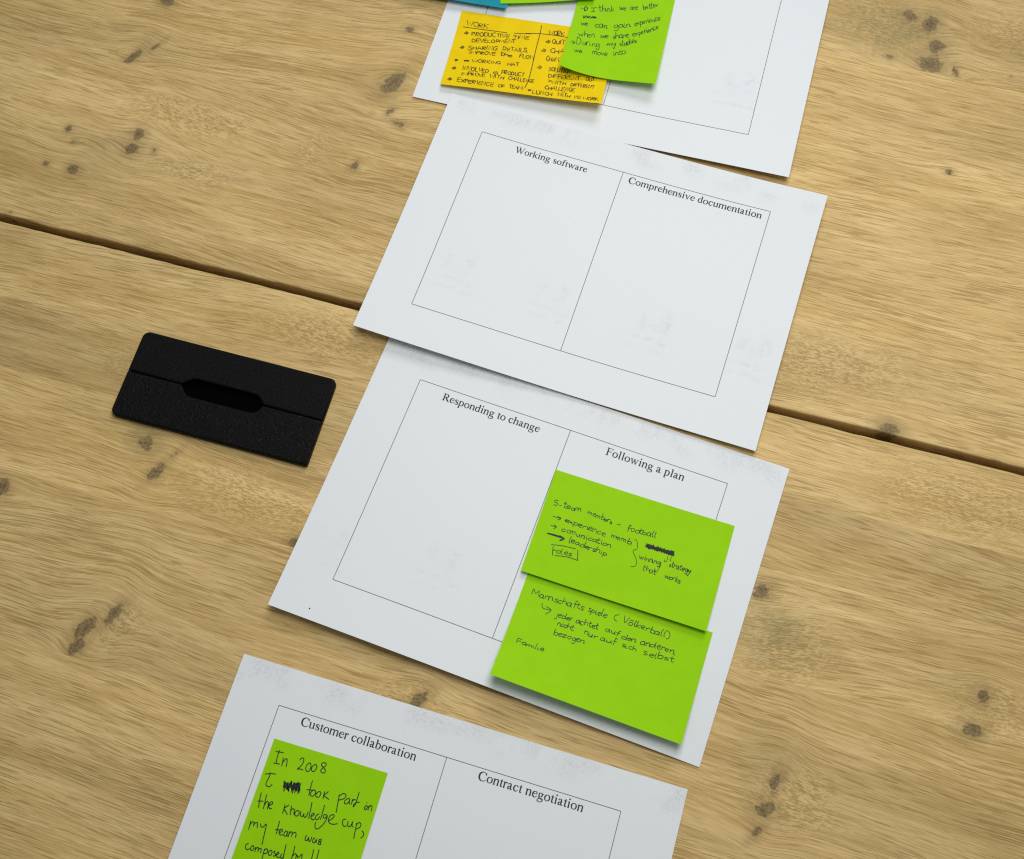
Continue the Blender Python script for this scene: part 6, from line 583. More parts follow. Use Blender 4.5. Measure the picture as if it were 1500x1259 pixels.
'y': '60|132,175 163,279 187,204 212,276 238,177;57|292,184 280,190 268,196 257,202 251,210 249,222 251,236 256,249 261,260 266,268 273,273 280,276 288,277 297,274 306,268 315,261 320,252 322,241 321,228 319,215 315,205 310,197 303,191 296,186 288,181;68|340,203 337,289;56|341,206 354,206 368,205 381,205 389,207 393,214 394,224 392,234 387,241 376,242 361,241 347,239 342,242 349,250 364,261 383,274 400,287;65|422,188 420,277;55|483,190 423,234 493,276;65|254,393 264,460;69|258,394 269,395 280,395 290,396 297,398 302,403 304,409 303,415 300,421 294,425 283,428 272,431 261,434;58|323,381 328,468;57|322,389 334,387 346,386 357,385 364,386 368,391 369,399 368,407 364,412 355,415 342,416 330,417 326,421 332,428 345,438 361,449 375,460;68|419,371 410,378 400,386 391,394 386,403 386,413 390,424 395,434 400,442 406,448 413,453 420,455 426,455 432,453 438,447 443,440 446,433 447,424 445,413 443,402 439,393 435,386 430,381 425,377 420,372;70|458,358 462,445;53|457,360 468,361 479,362 489,364 497,368 504,375 511,383 515,393 517,402 516,410 512,419 506,428 500,434 493,438 484,440 475,441 466,443;62|521,357 522,372 522,388 523,403 526,414 532,423 539,429 546,432 553,434 559,433 565,429 570,423 573,415 574,402 574,386 572,369 571,352;56|638,351 633,348 627,344 621,341 615,341 609,346 601,355 595,365 590,374 589,382 589,390 591,398 594,406 601,414 609,423 618,430 626,433 632,432 638,426 643,420 648,414;60|653,357 713,352;56|680,354 689,422;69|720,350 729,423;69|740,340 777,414 801,336;62|867,346 821,350 822,419 869,411;54|824,379 861,380;70|922,348 985,345;64|957,348 959,405;68|1010,337 1008,398;54|1018,402 1032,315 1066,373 1094,312 1111,391;54|1180,322 1126,326 1128,389 1182,384;63|1128,352 1172,349;60|289,531 298,594;64|292,530 302,530 312,530 322,531 330,533 336,538 341,545 345,553 347,560 347,566 345,572 341,577 336,582 328,586 318,589 306,591 296,594;64|410,506 358,510 365,582 412,577;68|362,543 407,535;66|416,507 452,576 474,499;64|523,489 477,497 490,569 534,561;69|484,524 525,520;63|545,505 546,563 594,555;62|627,486 617,492 608,498 599,503 594,510 595,517 598,525 604,532 608,538 613,543 617,546 622,548 627,548 635,545 643,541 650,536 655,530 655,522 653,514 650,505 646,498 641,494 635,492 629,490 623,488;56|673,477 677,544;68|667,482 680,480 693,479 705,478 713,479 717,483 718,490 717,497 713,503 705,507 694,510 682,513 670,516;62|727,534 735,474 766,508 789,467 806,525;59|853,447 811,453 819,520 863,515;67|812,484 852,480;53|873,507 872,437 925,500 918,428;66|917,430 980,424;62|947,425 956,500;55|316,684 309,681 302,678 294,675 288,675 282,679 276,685 271,692 269,698 271,701 276,704 282,707 289,710 297,713 306,717 315,720 321,725 324,731 325,737 324,744 321,749 315,753 308,756 299,757 291,758 284,757 277,754 269,751 262,749;71|337,681 346,744;66|392,673 404,735;62|341,711 394,701;56|412,739 436,661 480,729;70|425,706 470,697;61|486,654 490,725;71|484,659 497,658 510,658 522,658 531,659 536,663 539,668 538,674 535,679 524,681 508,683 494,685 488,688 495,694 510,701 528,709 545,717;69|556,621 564,712;58|598,712 585,621 649,705 636,613;64|724,623 717,620 710,617 703,615 696,616 688,621 680,629 672,638 666,646 663,655 662,665 663,674 666,682 674,689 684,695 695,699 704,700 712,696 718,688 723,679 726,673 728,668 727,665 725,662 722,660 718,660 712,660 705,660 699,660;54|810,594 821,676;69|813,598 823,600 834,601 844,604 852,607 857,612 861,619 863,626 864,633 862,640 859,648 854,656 849,662 843,666 836,669 828,671 821,673;59|928,614 886,618 891,678 934,673;61|888,643 927,641;57|929,591 984,583;59|958,591 967,666;56|1000,665 1022,588 1053,661;64|1012,635 1047,632;69|1068,580 1077,661;63|1095,573 1098,660 1140,655;61|1189,574 1183,570 1177,565 1172,562 1166,561 1160,563 1153,568 1147,573 1145,579 1147,585 1153,591 1160,597 1166,602 1173,605 1180,608 1186,611 1190,615 1192,621 1192,628 1191,635 1189,640 1186,642 1181,644 1176,644 1170,643 1164,642 1157,640 1150,638 1142,636;57|1209,643 1201,664;56|307,766 317,841;61|336,841 335,772 373,815 394,767 418,831;61|418,761 424,831;59|418,765 429,764 441,763 452,762 459,764 462,769 463,776 461,784 457,790 451,793 441,795 431,796 421,798;68|483,765 485,823;69|477,768 488,767 500,766 511,766 519,766 524,769 527,774 528,778 525,782 515,785 500,788 486,791 480,794 487,799 501,805 519,811 535,817;66|576,743 568,749 560,755 552,760 548,767 546,775 547,784 549,792 553,799 558,804 566,808 574,810 581,810 587,807 593,802 598,796 601,790 603,782 603,773 601,765 599,757 594,752 588,748 581,744 574,741;56|610,742 642,811 672,735;63|723,742 675,748 679,810 723,802;57|681,775 718,767;71|1143,699 1107,702 1108,775;57|1106,734 1142,735;63|1155,692 1161,774 1203,771;70|1232,707 1224,712 1216,718 1209,724 1205,731 1205,739 1208,748 1212,756 1216,763 1220,767 1224,770 1229,772 1234,771 1240,770 1248,767 1254,762 1258,757 1259,749 1258,739 1256,729 1252,721 1248,716 1243,713 1237,711 1231,709;59|1268,691 1285,768 1305,704 1326,770 1336,685;66|385,949 410,999 429,962 457,996 468,944;54|509,922 501,928 491,934 483,940 478,947 477,955 479,964 483,973 487,979 493,984 500,986 507,988 514,987 520,985 527,982 532,977 536,971 539,964 540,956 539,947 536,940 531,935 524,930 515,926 507,922;65|552,922 555,991;59|548,927 560,927 573,927 584,928 592,929 596,933 597,938 595,943 591,948 581,950 567,952 555,954 551,957 558,963 571,970 588,978 604,986;55|620,921 626,983;70|670,914 617,953 680,980;69|694,921 703,972;63|725,980 721,922 770,975 770,920;62|837,921 830,919 824,916 817,914 810,914 802,917 793,923 785,929 780,934 778,939 778,944 780,948 784,953 789,957 797,962 805,966 813,968 819,967 826,963 831,959 835,955 837,953 837,950 836,947 834,945 830,944 824,944 818,944 812,944;61|955,911 958,972;68|1001,907 1011,967;57|959,942 1010,937;64|1016,967 1040,898 1072,958;57|1029,935 1064,931;55|1073,886 1127,878;65|1103,880 1110,951;53|274,1094 280,1181;69|301,1178 303,1102 344,1177 342,1099;55|352,1093 383,1182 403,1089;67|441,1099 433,1105 426,1110 419,1116 414,1123 413,1134 415,1146 418,1158 421,1168 425,1176 430,1181 435,1185 441,1185 447,1182 453,1176 459,1167 463,1159 465,1149 466,1139 465,1128 462,1120 458,1114 451,1110 444,1106 436,1102;66|476,1089 481,1185 520,1182;65|530,1095 555,1175 580,1095;70|627,1113 585,1113 590,1185 629,1179;71|590,1144 621,1146;56|642,1113 644,1174;61|641,1111 650,1112 659,1112 668,1113 675,1116 680,1122 684,1131 687,1140 688,1147 686,1153 683,1159 678,1163 673,1168 667,1171 660,1173 652,1176 645,1178;65|896,1078 901,1162;53|897,1082 906,1082 916,1081 924,1082 931,1084 934,1091 936,1100 935,1109 932,1116 926,1119 917,1120 906,1120 897,1121;61|939,1076 941,1156;65|936,1079 945,1078 954,1077 962,1077 969,1080 972,1086 974,1095 974,1104 972,1110 964,1113 953,1112 942,1113 938,1116 944,1123 955,1134 969,1145 981,1156;54|1016,1089 1009,1095 1002,1100 996,1105 993,1111 993,1119 996,1127 1000,1136 1004,1142 1007,1148 1010,1152 1014,1155 1018,1156 1023,1154 1029,1151 1035,1145 1039,1139 1041,1131 1041,1122 1040,1112 1037,1105 1033,1099 1027,1094 1021,1091 1015,1086;63|1051,1090 1054,1159;70|1051,1086 1059,1089 1067,1091 1075,1093 1081,1097 1085,1103 1089,1111 1091,1119 1092,1126 1091,1133 1088,1140 1084,1146 1080,1151 1074,1154 1068,1156 1061,1157 1055,1159;69|1111,1085 1111,1100 1111,1114 1111,1128 1113,1139 1118,1148 1123,1154 1130,1159 1135,1160 1140,1159 1145,1156 1149,1150 1151,1141 1152,1130 1151,1115 1150,1099 1149,1084;58|1202,1082 1197,1078 1192,1073 1187,1070 1182,1069 1175,1073 1169,1079 1163,1087 1159,1094 1157,1102 1157,1109 1158,1117 1161,1125 1166,1133 1174,1142 1181,1149 1188,1153 1193,1152 1198,1148 1202,1143 1206,1138;56|1212,1079 1258,1073;56|1234,1076 1238,1155;59|285,1229 290,1295;56|304,1292 313,1226 339,1273 366,1222 377,1286;69|381,1202 391,1282;56|382,1206 392,1205 401,1204 410,1205 416,1207 420,1213 422,1221 421,1229 419,1236 412,1239 403,1241 392,1243 382,1245;63|429,1220 438,1276;59|431,1224 440,1223 450,1222 458,1222 465,1223 469,1227 471,1233 472,1239 469,1244 461,1245 448,1245 436,1244 432,1246 437,1252 449,1258 463,1266 475,1274;54|522,1203 515,1209 506,1215 499,1221 495,1228 495,1236 498,1245 502,1254 507,1261 512,1267 518,1271 525,1274 530,1274 535,1273 539,1270 542,1265 545,1260 546,1252 547,1242 547,1232 545,1224 541,1218 535,1214 527,1211 521,1207;68|552,1219 583,1275 605,1217;58|652,1204 611,1204 613,1272 655,1269;71|610,1236 649,1230;63|726,1189 747,1271 767,1211 793,1271 804,1187;58|815,1177 820,1264;67|840,1192 893,1194;57|863,1191 867,1275;54|906,1211 908,1275;68|954,1205 953,1272;65|902,1238 952,1240;57|1068,1197 1064,1193 1060,1188 1056,1184 1051,1184 1046,1187 1039,1194 1034,1202 1030,1209 1027,1217 1027,1224 1027,1232 1029,1239 1033,1245 1039,1252 1046,1257 1052,1260 1056,1260 1061,1256 1065,1252 1069,1248;57|1077,1184 1082,1255;60|1118,1186 1121,1257;66|1082,1220 1118,1221;54|1133,1257 1147,1180 1175,1255;65|1138,1224 1167,1222;62|1177,1173 1183,1253 1217,1253;62|1216,1188 1220,1262 1255,1258;63|1292,1190 1256,1188 1263,1253 1295,1254;57|1262,1220 1292,1216;68|1310,1253 1309,1191 1345,1249 1342,1186;63|1390,1195 1385,1193 1380,1190 1375,1189 1370,1189 1365,1192 1361,1197 1356,1203 1353,1209 1350,1214 1348,1220 1348,1225 1349,1231 1354,1236 1362,1242 1370,1246 1376,1248 1381,1247 1384,1244 1387,1240 1389,1236 1390,1233 1391,1229 1390,1226 1389,1224 1386,1223 1382,1222 1377,1222 1373,1222;63|1434,1184 1398,1182 1400,1249 1438,1251;66|1400,1214 1428,1215;59|292,1346 243,1350 244,1428 296,1430;64|246,1384 286,1383;66|303,1369 365,1435;63|364,1365 307,1440;63|365,1360 374,1435;68|371,1367 381,1367 392,1366 401,1366 407,1369 411,1374 412,1382 412,1390 408,1395 400,1398 390,1399 378,1400 366,1401;71|477,1376 426,1380 429,1440 477,1443;55|431,1403 473,1403;57|486,1360 486,1438;59|484,1368 494,1367 506,1366 516,1366 523,1368 529,1373 533,1382 534,1390 531,1396 521,1398 505,1396 490,1395 484,1398 490,1404 503,1414 519,1424 533,1435;60|560,1358 567,1434;54|638,1376 588,1372 588,1439 641,1440;62|589,1402 631,1402;69|644,1439 638,1359 692,1435 689,1361;60|761,1379 756,1377 750,1375 744,1374 738,1374 730,1376 721,1380 713,1385 707,1390 705,1397 704,1405 705,1413 708,1420 714,1427 721,1433 730,1437 737,1440 743,1439 749,1437 755,1433 761,1430;57|827,1370 779,1370 781,1442 827,1441;60|780,1404 823,1405;58|925,1378 919,1383 913,1388 907,1393 904,1398 903,1405 904,1413 907,1421 910,1428 915,1432 921,1436 928,1438 933,1438 939,1436 944,1431 948,1426 951,1419 953,1413 953,1405 952,1398 950,1392 946,1387 940,1384 934,1382 928,1379;70|1002,1380 964,1381 966,1437;67|966,1407 1001,1406;63|1066,1355 1115,1357;59|1091,1359 1095,1432;63|1156,1355 1120,1359 1122,1431 1161,1432;65|1118,1390 1152,1393;63|1164,1428 1185,1367 1213,1434;60|1177,1407 1210,1403;69|1216,1431 1222,1350 1248,1410 1270,1351 1285,1432;54|1463,133 1481,217 1500,156 1522,212 1538,136;69|1578,128 1571,133 1564,138 1558,144 1554,151 1553,161 1554,174 1556,186 1559,196 1563,203 1569,208 1575,212 1580,213 1585,211 1591,207 1596,200 1599,192 1601,181 1600,168 1599,155 1596,145 1593,139 1588,135 1583,132 1578,129;66|1605,116 1611,217;68|1609,119 1619,120 1629,120 1639,122 1645,125 1648,132 1649,141 1648,151 1644,158 1635,162 1622,163 1610,165 1606,170 1611,179 1623,192 1638,205 1651,218;55|1670,135 1669,213;58|1713,135 1666,174 1720,207;69|1785,124 1834,121;54|1812,128 1815,193;55|1583,300 1576,307 1567,314 1560,322 1556,330 1555,340 1557,352 1560,363 1564,371 1569,378 1575,383 1582,386 1587,387 1592,385 1597,381 1601,375 1603,368 1605,358 1606,346 1605,334 1603,323 1599,315 1594,309 1588,304 1582,298;63|1587,368 1610,397;71|1622,326 1621,339 1621,352 1621,364 1623,374 1627,381 1633,385 1640,388 1646,388 1652,386 1658,383 1663,378 1666,370 1668,360 1668,347 1668,333 1667,320;68|1685,292 1686,388;56|1701,288 1758,285;61|1732,286 1734,383;64|1626,496 1619,492 1613,487 1607,484 1600,484 1592,490 1582,499 1574,510 1568,520 1565,529 1565,538 1567,547 1571,555 1577,563 1586,569 1596,575 1605,578 1612,577 1618,574 1624,569 1630,565;56|1629,503 1636,582;69|1694,495 1696,578;64|1637,542 1694,534;54|1714,566 1740,463 1781,562;58|1723,524 1767,518;61|1567,663 1563,659 1560,655 1557,652 1553,652 1548,656 1543,663 1538,671 1534,680 1532,690 1530,701 1530,712 1532,722 1537,732 1545,743 1552,752 1559,756 1564,756 1568,751 1571,744 1575,738;62|1577,675 1579,755;63|1614,670 1620,752;59|1579,715 1616,709;63|1630,756 1646,670 1673,750;66|1638,723 1669,718;61|1670,742 1675,650 1699,714 1720,645 1730,741;55|1646,893 1642,890 1638,885 1634,882 1630,881 1625,882 1620,886 1615,890 1613,895 1614,900 1616,905 1620,911 1624,916 1630,918 1637,919 1644,921 1648,924 1649,930 1647,938 1644,946 1641,951 1637,954 1633,954 1628,953 1623,952 1619,951 1616,948 1612,946 1608,943;67|1676,862 1670,868 1664,874 1658,880 1655,888 1655,898 1657,910 1660,922 1663,931 1666,937 1669,941 1673,942 1677,942 1682,939 1688,935 1692,929 1696,922 1697,913 1698,902 1697,891 1695,882 1692,876 1688,871 1683,867 1679,863;56|1708,861 1708,954 1743,954;69|1746,861 1746,878 1745,897 1745,913 1746,927 1750,936 1754,942 1760,945 1764,946 1770,945 1775,941 1780,934 1783,925 1784,912 1783,896 1782,879 1781,862;60|1793,852 1839,854;65|1817,848 1814,952;71|1851,865 1848,949;57|1887,858 1882,865 1878,872 1873,880 1870,888 1869,898 1869,909 1871,920 1873,929 1876,935 1881,940 1886,943 1891,944 1895,943 1901,939 1905,934 1908,927 1909,916 1910,904 1909,891 1907,880 1904,873 1900,868 1896,863 1891,859;69|1915,949 1913,844 1950,943 1950,842;58|1626,1015 1633,1089;63|1627,1017 1637,1019 1648,1021 1658,1023 1667,1027 1674,1033 1680,1040 1685,1048 1686,1055 1684,1061 1679,1068 1672,1073 1664,1078 1657,1082 1649,1085 1640,1088 1631,1090;66|1703,1012 1706,1086;57|1763,997 1719,1004 1721,1080;67|1720,1036 1758,1038;70|1827,995 1778,996 1781,1082;71|1780,1038 1821,1032;62|1878,1001 1837,1010 1841,1078 1887,1074;57|1838,1040 1874,1037;62|1888,977 1895,1073;66|1892,982 1903,982 1915,982 1925,983 1932,986 1936,992 1937,1001 1935,1010 1931,1017 1922,1020 1909,1021 1898,1023 1893,1027 1899,1035 1911,1046 1925,1058 1938,1069;61|1997,971 1955,972 1955,1062 2002,1060;66|1957,1014 1994,1008;54|2018,1065 2018,987 2064,1059 2061,987;68|2070,981 2125,979;65|2099,983 2100,1059;57|2239,961 2233,968 2226,974 2220,980 2217,988 2216,997 2218,1008 2221,1019 2224,1028 2228,1035 2233,1041 2238,1045 2243,1046 2247,1043 2252,1037 2256,1029 2259,1021 2259,1013 2259,1003 2257,994 2255,985 2252,978 2247,972 2242,966 2237,959;59|2267,978 2268,992 2268,1007 2268,1020 2270,1031 2274,1038 2279,1043 2285,1046 2290,1046 2295,1045 2300,1042 2305,1037 2308,1029 2308,1017 2307,1003 2305,988 2303,973;67|2307,967 2350,960;58|2333,961 2332,1035;54|1697,1136 1720,1214 1736,1158 1765,1215 1774,1133;55|1790,1143 1796,1214;55|1808,1141 1862,1138;58|1838,1139 1840,1209;61|1880,1136 1881,1205;55|1924,1134 1928,1200;58|1876,1170 1926,1171;59|2009,1143 2011,1208;70|2007,1144 2016,1146 2025,1147 2033,1149 2040,1153 2044,1158 2047,1165 2049,1173 2049,1179 2047,1185 2044,1190 2040,1195 2035,1199 2029,1201 2023,1203 2016,1204 2009,1205;58|2061,1133 2061,1196;62|2114,1132 2078,1132 2078,1202;63|2082,1161 2110,1161;64|2156,1111 2122,1116 2127,1197;59|2127,1153 2154,1154;53|2194,1125 2162,1124 2164,1199 2199,1200;62|2162,1157 2189,1159;57|2204,1131 2208,1202;63|2203,1133 2211,1132 2220,1132 2228,1132 2234,1133 2237,1139 2238,1146 2237,1154 2235,1160 2227,1161 2217,1161 2207,1161 2203,1164 2208,1170 2218,1179 2230,1190 2241,1199;53|2284,1126 2251,1129 2255,1199 2286,1198;58|2252,1162 2280,1156;69|2290,1202 2293,1122 2326,1198 2327,1123;69|2331,1136 2376,1130;54|2357,1134 2356,1200;71|1669,1281 1666,1276 1662,1271 1658,1267 1653,1266 1647,1270 1639,1278 1632,1286 1627,1294 1625,1301 1623,1307 1624,1314 1626,1320 1632,1327 1641,1334 1650,1340 1658,1343 1663,1343 1667,1341 1672,1337 1676,1334;64|1681,1281 1688,1351;64|1725,1279 1730,1348;59|1686,1315 1727,1314;56|1737,1337 1757,1249 1787,1333;54|1742,1305 1778,1304;56|1799,1250 1799,1332 1841,1335;58|1841,1261 1843,1335 1887,1334;67|1928,1254 1887,1255 1892,1339 1934,1338;66|1892,1291 1922,1292;61|1941,1335 1939,1235 1981,1334 1975,1237;64|2042,1252 2037,1249 2032,1245 2028,1242 2022,1242 2016,1245 2009,1251 2002,1258 1998,1265 1996,1273 1996,1282 1998,1290 2001,1298 2006,1307 2012,1316 2020,1323 2026,1326 2031,1323 2036,1316 2040,1308 2043,1301 2045,1296 2046,1292 2046,1288 2044,1285 2040,1284 2034,1285 2027,1286 2020,1286;55|2093,1243 2052,1248 2053,1333 2095,1329;61|2051,1281 2086,1285;58|1456,1405 1455,1479 1506,1477;67|1511,1395 1512,1412 1513,1430 1514,1447 1517,1460 1521,1469 1527,1476 1534,1480 1540,1482 1548,1480 1555,1475 1562,1468 1567,1458 1567,1445 1564,1428 1561,1411 1558,1394;56|1581,1476 1577,1388 1629,1478 1622,1390;53|1698,1418 1694,1414 1690,1409 1685,1405 1680,1404 1673,1407 1665,1412 1657,1419 1652,1426 1650,1432 1649,1440 1650,1447 1653,1455 1659,1462 1667,1469 1676,1476 1683,1479 1690,1479 1695,1475 1701,1471 1706,1467;59|1704,1407 1705,1479;64|1757,1407 1760,1480;65|1707,1442 1757,1444;64|1844,1370 1858,1463 1878,1390 1900,1459 1911,1366;53|1926,1399 1929,1462;63|1942,1376 1990,1372;69|1965,1376 1968,1461;56|1996,1407 1998,1469;69|2041,1405 2041,1469;59|1996,1438 2042,1440;57|2109,1473 2109,1391 2141,1470 2144,1394;56|2179,1398 2173,1403 2167,1408 2162,1414 2159,1420 2158,1428 2160,1437 2163,1445 2166,1452 2169,1458 2172,1463 2175,1466 2179,1468 2184,1466 2190,1462 2196,1456 2199,1450 2200,1442 2199,1434 2198,1425 2196,1417 2193,1411 2189,1407 2185,1403 2182,1398;55|2247,1410 2266,1468 2282,1426 2300,1468 2316,1404;69|2349,1399 2341,1404 2333,1408 2326,1414 2322,1420 2320,1429 2321,1439 2324,1449 2327,1457 2332,1463 2338,1467 2345,1470 2351,1470 2356,1468 2361,1463 2365,1457 2368,1451 2369,1443 2368,1433 2367,1423 2365,1415 2361,1409 2357,1405 2352,1401 2347,1397;59|2384,1396 2386,1464;64|2388,1399 2397,1399 2406,1398 2414,1398 2420,1400 2423,1404 2425,1411 2425,1417 2422,1422 2414,1425 2401,1426 2390,1427 2385,1430 2390,1436 2401,1443 2415,1451 2427,1459;70|2433,1392 2436,1467;56|2477,1391 2437,1429 2484,1463;71|814,704 815,716 815,728 816,740 816,750 816,760 815,769 815,777 817,783 820,786 825,787 831,787 836,787 841,788 846,788 851,788 856,788;60|795,732 853,733;69|870,714 868,722 866,731 864,739 863,748 862,757 861,767 861,777 860,787;71|865,768 872,764 879,760 885,756 891,753 897,751 901,751 906,751 911,753 916,756 921,760 926,764 929,769 931,774 930,780 929,786 928,791;53|937,771 950,770 963,770 976,770 984,768 988,766 988,763 985,759 982,757 977,755 970,754 963,753 955,753 948,754 940,756 933,758 929,761 927,764 928,768 931,772 935,776 940,781 947,785 954,789 962,792 970,792 978,791 987,790 995,788;58|774,1133 773,1141 772,1149 772,1156 772,1163 774,1169 777,1174 780,1177 782,1179 785,1179 787,1177 790,1174 792,1171;55|768,1111 771,1111;54|789,1133 799,1176;70|793,1148 797,1143 801,1139 805,1135 809,1133 814,1132 818,1132 823,1133 826,1137 828,1145 828,1157 829,1167 830,1174 833,1175 836,1172 840,1167 844,1163;62|88,317 184,316 281,314 377,313 469,312 559,311 645,311 730,311 816,311;62|923,298 1197,261;62|1105,268 1162,258 1218,249 1275,240 1334,233 1397,227 1463,224 1528,221 1591,220 1649,221 1705,223 1759,225 1814,228;62|1324,58 1327,99 1330,138 1332,181 1334,233 1334,298 1332,374 1331,452 1331,528 1332,598 1334,665 1336,734 1338,811 1340,905 1342,1009 1343,1111 1342,1197 1338,1258 1331,1305 1323,1345 1316,1388;62|131,433 185,414;62|141,451 183,432;62|156,397 169,402 182,407 194,413 200,420 198,428 191,438 181,449 172,459;62|129,732 182,714;62|139,750 181,731;62|153,696 166,702 180,707 192,713 198,720 196,728 188,738 178,749 169,759;62|97,1173 150,1155;62|107,1191 148,1173;62|121,1137 134,1143 147,1148 159,1154 165,1161 163,1170 156,1180 146,1190 137,1200;62|82,1404 135,1387;62|92,1422 133,1404;62|105,1368 118,1374 132,1380 144,1386 150,1393 148,1401 140,1411 131,1421 122,1431;62|1450,373 1498,355;62|1460,393 1506,372;62|1477,334 1491,340 1505,346 1518,352 1524,360 1522,369 1513,380 1503,391 1493,403;62|1417,563 1465,544;62|1427,583 1472,562;62|1444,523 1457,529 1472,535 1484,541 1491,549 1488,558 1480,570 1469,581 1460,592;62|1420,916 1467,898;62|1430,937 1475,916;62|1446,876 1460,883 1474,889 1486,895 1493,903 1491,913 1482,924 1472,936 1462,947;62|1639,1137 1653,1143 1668,1150 1680,1156 1686,1162 1682,1168 1672,1174 1660,1179 1648,1185;62|113,989 118,1000 123,1012 127,1022 131,1025 132,1019 131,1004 130,990 130,983 132,987 135,998 138,1009 141,1014 142,1008 143,997 145,986 147,981 150,984 153,993 157,1003 160,1012;62|152,986 111,991;62|257,979 260,987 263,995 266,1002 268,1005 270,1001 271,992 273,983 275,979 278,983 281,991 285,999 287,1002 287,998 286,990 284,981 284,977 286,980 288,988 291,996 293,999 294,995 295,987 296,978 297,975 300,979 303,987 307,996 309,999 311,994 312,983 312,972 313,968 316,973 318,984 321,995 323,1000 326,996 329,986 332,976 334,971 335,973 335,978 335,984 335,990;62|338,992 253,990 341,989 264,988;62|1372,1400 1377,1411 1382,1423 1387,1433 1390,1437 1392,1432 1391,1420 1390,1408 1391,1401 1395,1404 1401,1412 1406,1421 1410,1424 1412,1420 1412,1410 1413,1400 1414,1396 1417,1399 1420,1406 1423,1415 1426,1424;62|1424,1400 1377,1428'}


def note_surface(q, size, sh, off, under=None):
    x0, y0, th, cL, cR, cK = q
    w, h = size; cs, sn = math.cos(th), math.sin(th)
    ph = 0.37 * x0 + 0.11 * y0
    def wave(u, v): return np.clip(v * 2.2, 0, 1) * (0.45 * (1 + np.sin(6.3 * u * 0.9 + 2.6 * v + ph)) + 0.22 * (1 + np.sin(6.3 * v * 0.8 - 2.2 * u + 1.7 * ph)))
    def f(px, py, dz=0.0):
        px = np.asarray(px, float); py = np.asarray(py, float)
        u = px / w; v = np.clip(py / h, 0, None)
        x = x0 + cs * px + sn * py; y = y0 + sn * px - cs * py
        z = sheet_height(sh, x, y) + off + cL * (1 - u) * v ** 2 + cR * u * v ** 2 + cK * (1 - u) ** 3 * v ** 3 + wave(u, v)
        z = np.maximum(z, sheet_height(sh, x, y) + off)
        if under is not None: z = np.maximum(z, under(x, y) + 0.3)
        return np.stack([x, y, z + dz], -1) * MM
    def height(x, y):
        dx, dy = x - x0, y - y0
        px = cs * dx + sn * dy; py = sn * dx - cs * dy
        e = np.minimum.reduce([px, w - px, py, h - py])
        inside = np.clip(e / 8.0 + 1, 0, 1); inside = inside * inside * (3 - 2 * inside)
        u = np.clip(px / w, 0, 1); v = np.clip(py / h, 0, 1)
        z = sheet_height(sh, x, y) + off + cL * (1 - u) * v ** 2 + cR * u * v ** 2 + cK * (1 - u) ** 3 * v ** 3 + wave(u, v)
        z = np.maximum(z, sheet_height(sh, x, y) + off)
        return z * inside
    return f, height


def sticky(key, q, size, sh, off, mat, label, under=None, ink=M_INK):
    surf, hgt = note_surface(q, size, sh, off, under)
    nu, nv = (61, 41) if size[0] > size[1] else (41, 61)
    o = grid_solid("sticky_note", surf, size[0], size[1], nu, nv, 0.1, [mat], None)
    tag(o, label, "sticky note", "sticky notes on the printed sheets")
    if key in INK:
        S = []
        for s in INK[key].split(';'):
            w, pts = s.split('|'); w = int(w) / 100
            P = np.array([tuple(map(int, p.split(','))) for p in pts.split()], float) / 20.0
            keep = np.concatenate([[True], np.linalg.norm(np.diff(P, axis=0), axis=1) > 0.02]); P = P[keep]
            if len(P) < 2: continue
            S.append(np.column_stack([P, np.full(len(P), w)]))
        ribbon(S, surf, 0.08, "handwriting", ink, o)
    return hgt


NQ = {'g2a': (28.9697, 245.3958, -0.3671, 2.3259, 3.1403, -0.0627), 'g2b': (7.4234, 175.996, -0.3824, 11.8559, 9.0203, 2.8215), 'y': (-25.1349, 639.0258, -0.246, 2.0022, 10.5773, 0.4279), 'g1': (83.2539, 692.9648, -0.2695, -0.1125, 9.3614, 12.6961), 'g3': (-159.9464, 73.7725, -0.3243, 4.8883, 3.4588, 0.5382), 't': (-93.7081, 739.5107, -0.2498, 3.6083, 4.7456, -0.0181), 'gt': (7.6009, 715.5048, -0.0179, 3.7133, 4.2729, 0.1237)}
h_b = sticky('g2b', NQ['g2b'], (127, 76), 2, .3, M_GREEN, "lower lime green note with German handwriting on the Responding to change sheet")
sticky('g2a', NQ['g2a'], (127, 76), 2, .5, M_GREEN, "upper lime green note about football with a boxed word and brace under Following a plan", h_b)
h_t = sticky('t', NQ['t'], (127, 76), 0, .3, M_TEAL, "teal sticky note at the far top of the picture, mostly cut off by its edge")
h_y = sticky('y', NQ['y'], (127, 76), 0, .3, M_YELLOW, "yellow sticky note covered in two columns of handwritten capitals", None, M_INK_Y)
sticky('gt', NQ['gt'], (76, 76), 0, 1.0, M_GREEN, "lime green note showing only a thin curled edge beside the teal note", h_t)
sticky('g1', NQ['g1'], (76, 127), 0, .6, M_GREEN, "lime green upright note with a curled lower corner overlapping the yellow note", h_y)
sticky('g3', NQ['g3'], (76, 127), 3, .3, M_GREEN, "lime green upright note reading In 2008 under the Customer collaboration heading")

# ------------------------------------------------------------------ black leather cable cover set on the table
cover = empty("cable_cover", (0, 0, 0), TABLE_ANGLE)
tag(cover, "flat black leather rectangle with a centre seam and slot, left of the sheets", "cable cover")


def arc(cx, cy, r, a0, a1, n=7):
    return [(cx + r * math.cos(math.radians(a0 + (a1 - a0) * t)), cy + r * math.sin(math.radians(a0 + (a1 - a0) * t))) for t in np.linspace(0, 1, n)]


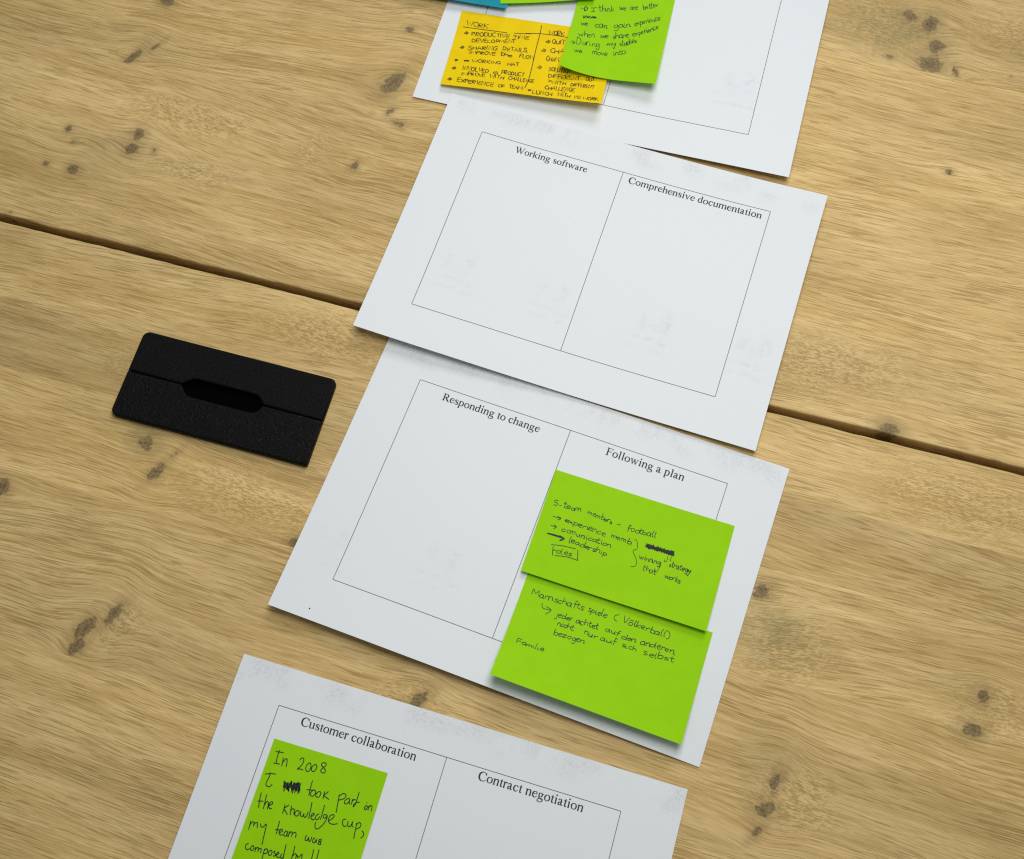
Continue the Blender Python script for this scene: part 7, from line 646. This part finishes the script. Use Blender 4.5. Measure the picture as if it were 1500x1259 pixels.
def prism(name, outline, z0, z1, bev, mat, parent):
    """extruded outline (counter-clockwise, mm) with a rounded upper edge"""
    P = np.array(outline, float); n = len(P)
    e = np.roll(P, -1, 0) - P; e /= np.maximum(np.linalg.norm(e, axis=1, keepdims=True), 1e-9)
    nn = np.stack([-e[:, 1], e[:, 0]], -1); pn = np.roll(nn, 1, 0)
    m = nn + pn; m /= np.maximum(np.linalg.norm(m, axis=1, keepdims=True), 1e-9)
    m = m / np.clip((m * nn).sum(1, keepdims=True), .5, 1)
    rings = [(0, z0), (0, z1 - bev)] + [(bev * (1 - math.cos(a)), z1 - bev + bev * math.sin(a)) for a in (math.pi / 8, math.pi / 4, 3 * math.pi / 8, math.pi / 2)]
    bm = bmesh.new(); R = []
    for off, z in rings:
        R.append([bm.verts.new((*(p * MM), z * MM)) for p in (P + m * off)])
    for a, b_ in zip(R, R[1:]):
        for j in range(n): bm.faces.new((a[j], a[(j + 1) % n], b_[(j + 1) % n], b_[j])).smooth = True
    top = bm.faces.new(R[-1]); bot = bm.faces.new(R[0][::-1])
    bmesh.ops.triangulate(bm, faces=[top, bot])
    me = bpy.data.meshes.new(name); bm.to_mesh(me); bm.free(); me.materials.append(mat)
    o = bpy.data.objects.new(name, me); col.objects.link(o); o.parent = parent
    return o


x0, x1, y0, y1, ys = -361.8, -215.0, 198.7, 265.4, 233.2
sl, sr_ = -320.5, -259.5
upper = [(x0, ys + .25), (sl, ys + .25)] + [(sl + 2, ys + 2.2)] + [(sl + 5.2, ys + 5.0), (sl + 7.2, ys + 5.9), (sl + 9.5, ys + 6.2)] + [(sr_ - 9.5, ys + 6.2)] + [(sr_ - 6, ys + 5.6), (sr_ - 3, ys + 3.6), (sr_ - .8, ys + 1.6)] + [(sr_, ys + .25), (x1, ys + .25)] + arc(x1 - 4.4, y1 - 4.4, 4.4, 0, 90) + arc(x0 + 5, y1 - 5, 5, 90, 180)
lower = arc(x0 + 5, y0 + 5, 5, 180, 270) + arc(x1 - 1.6, y0 + 1.6, 1.6, 270, 360, 5) + [(x1, ys - .25), (sr_, ys - .25)] + [(sr_ - .6, ys - 2.4), (sr_ - 2.2, ys - 5), (sr_ - 4.6, ys - 6.8), (sr_ - 8, ys - 7.4)] + [(sl + 9, ys - 7.4), (sl + 6, ys - 6.6), (sl + 3, ys - 4), (sl + 1, ys - 1.6)] + [(sl, ys - .25), (x0, ys - .25)]
prism("leather_flap", upper, .5, 5.2, 1.5, M_LEATHER_A, cover)
prism("leather_flap", lower, .5, 5.2, 1.5, M_LEATHER_B, cover)
prism("slot_shade_plate", arc(x1 - 5.4, y1 - 5.4, 5.1, 0, 90) + arc(x0 + 5.4, y1 - 5.4, 5.1, 90, 180) + arc(x0 + 5.4, y0 + 5.4, 5.1, 180, 270) + arc(x1 - 5.4, y0 + 5.4, 5.1, 270, 360), .05, .45, .1, M_BLACK, cover)  # black plate put in for the deep shade inside the slot
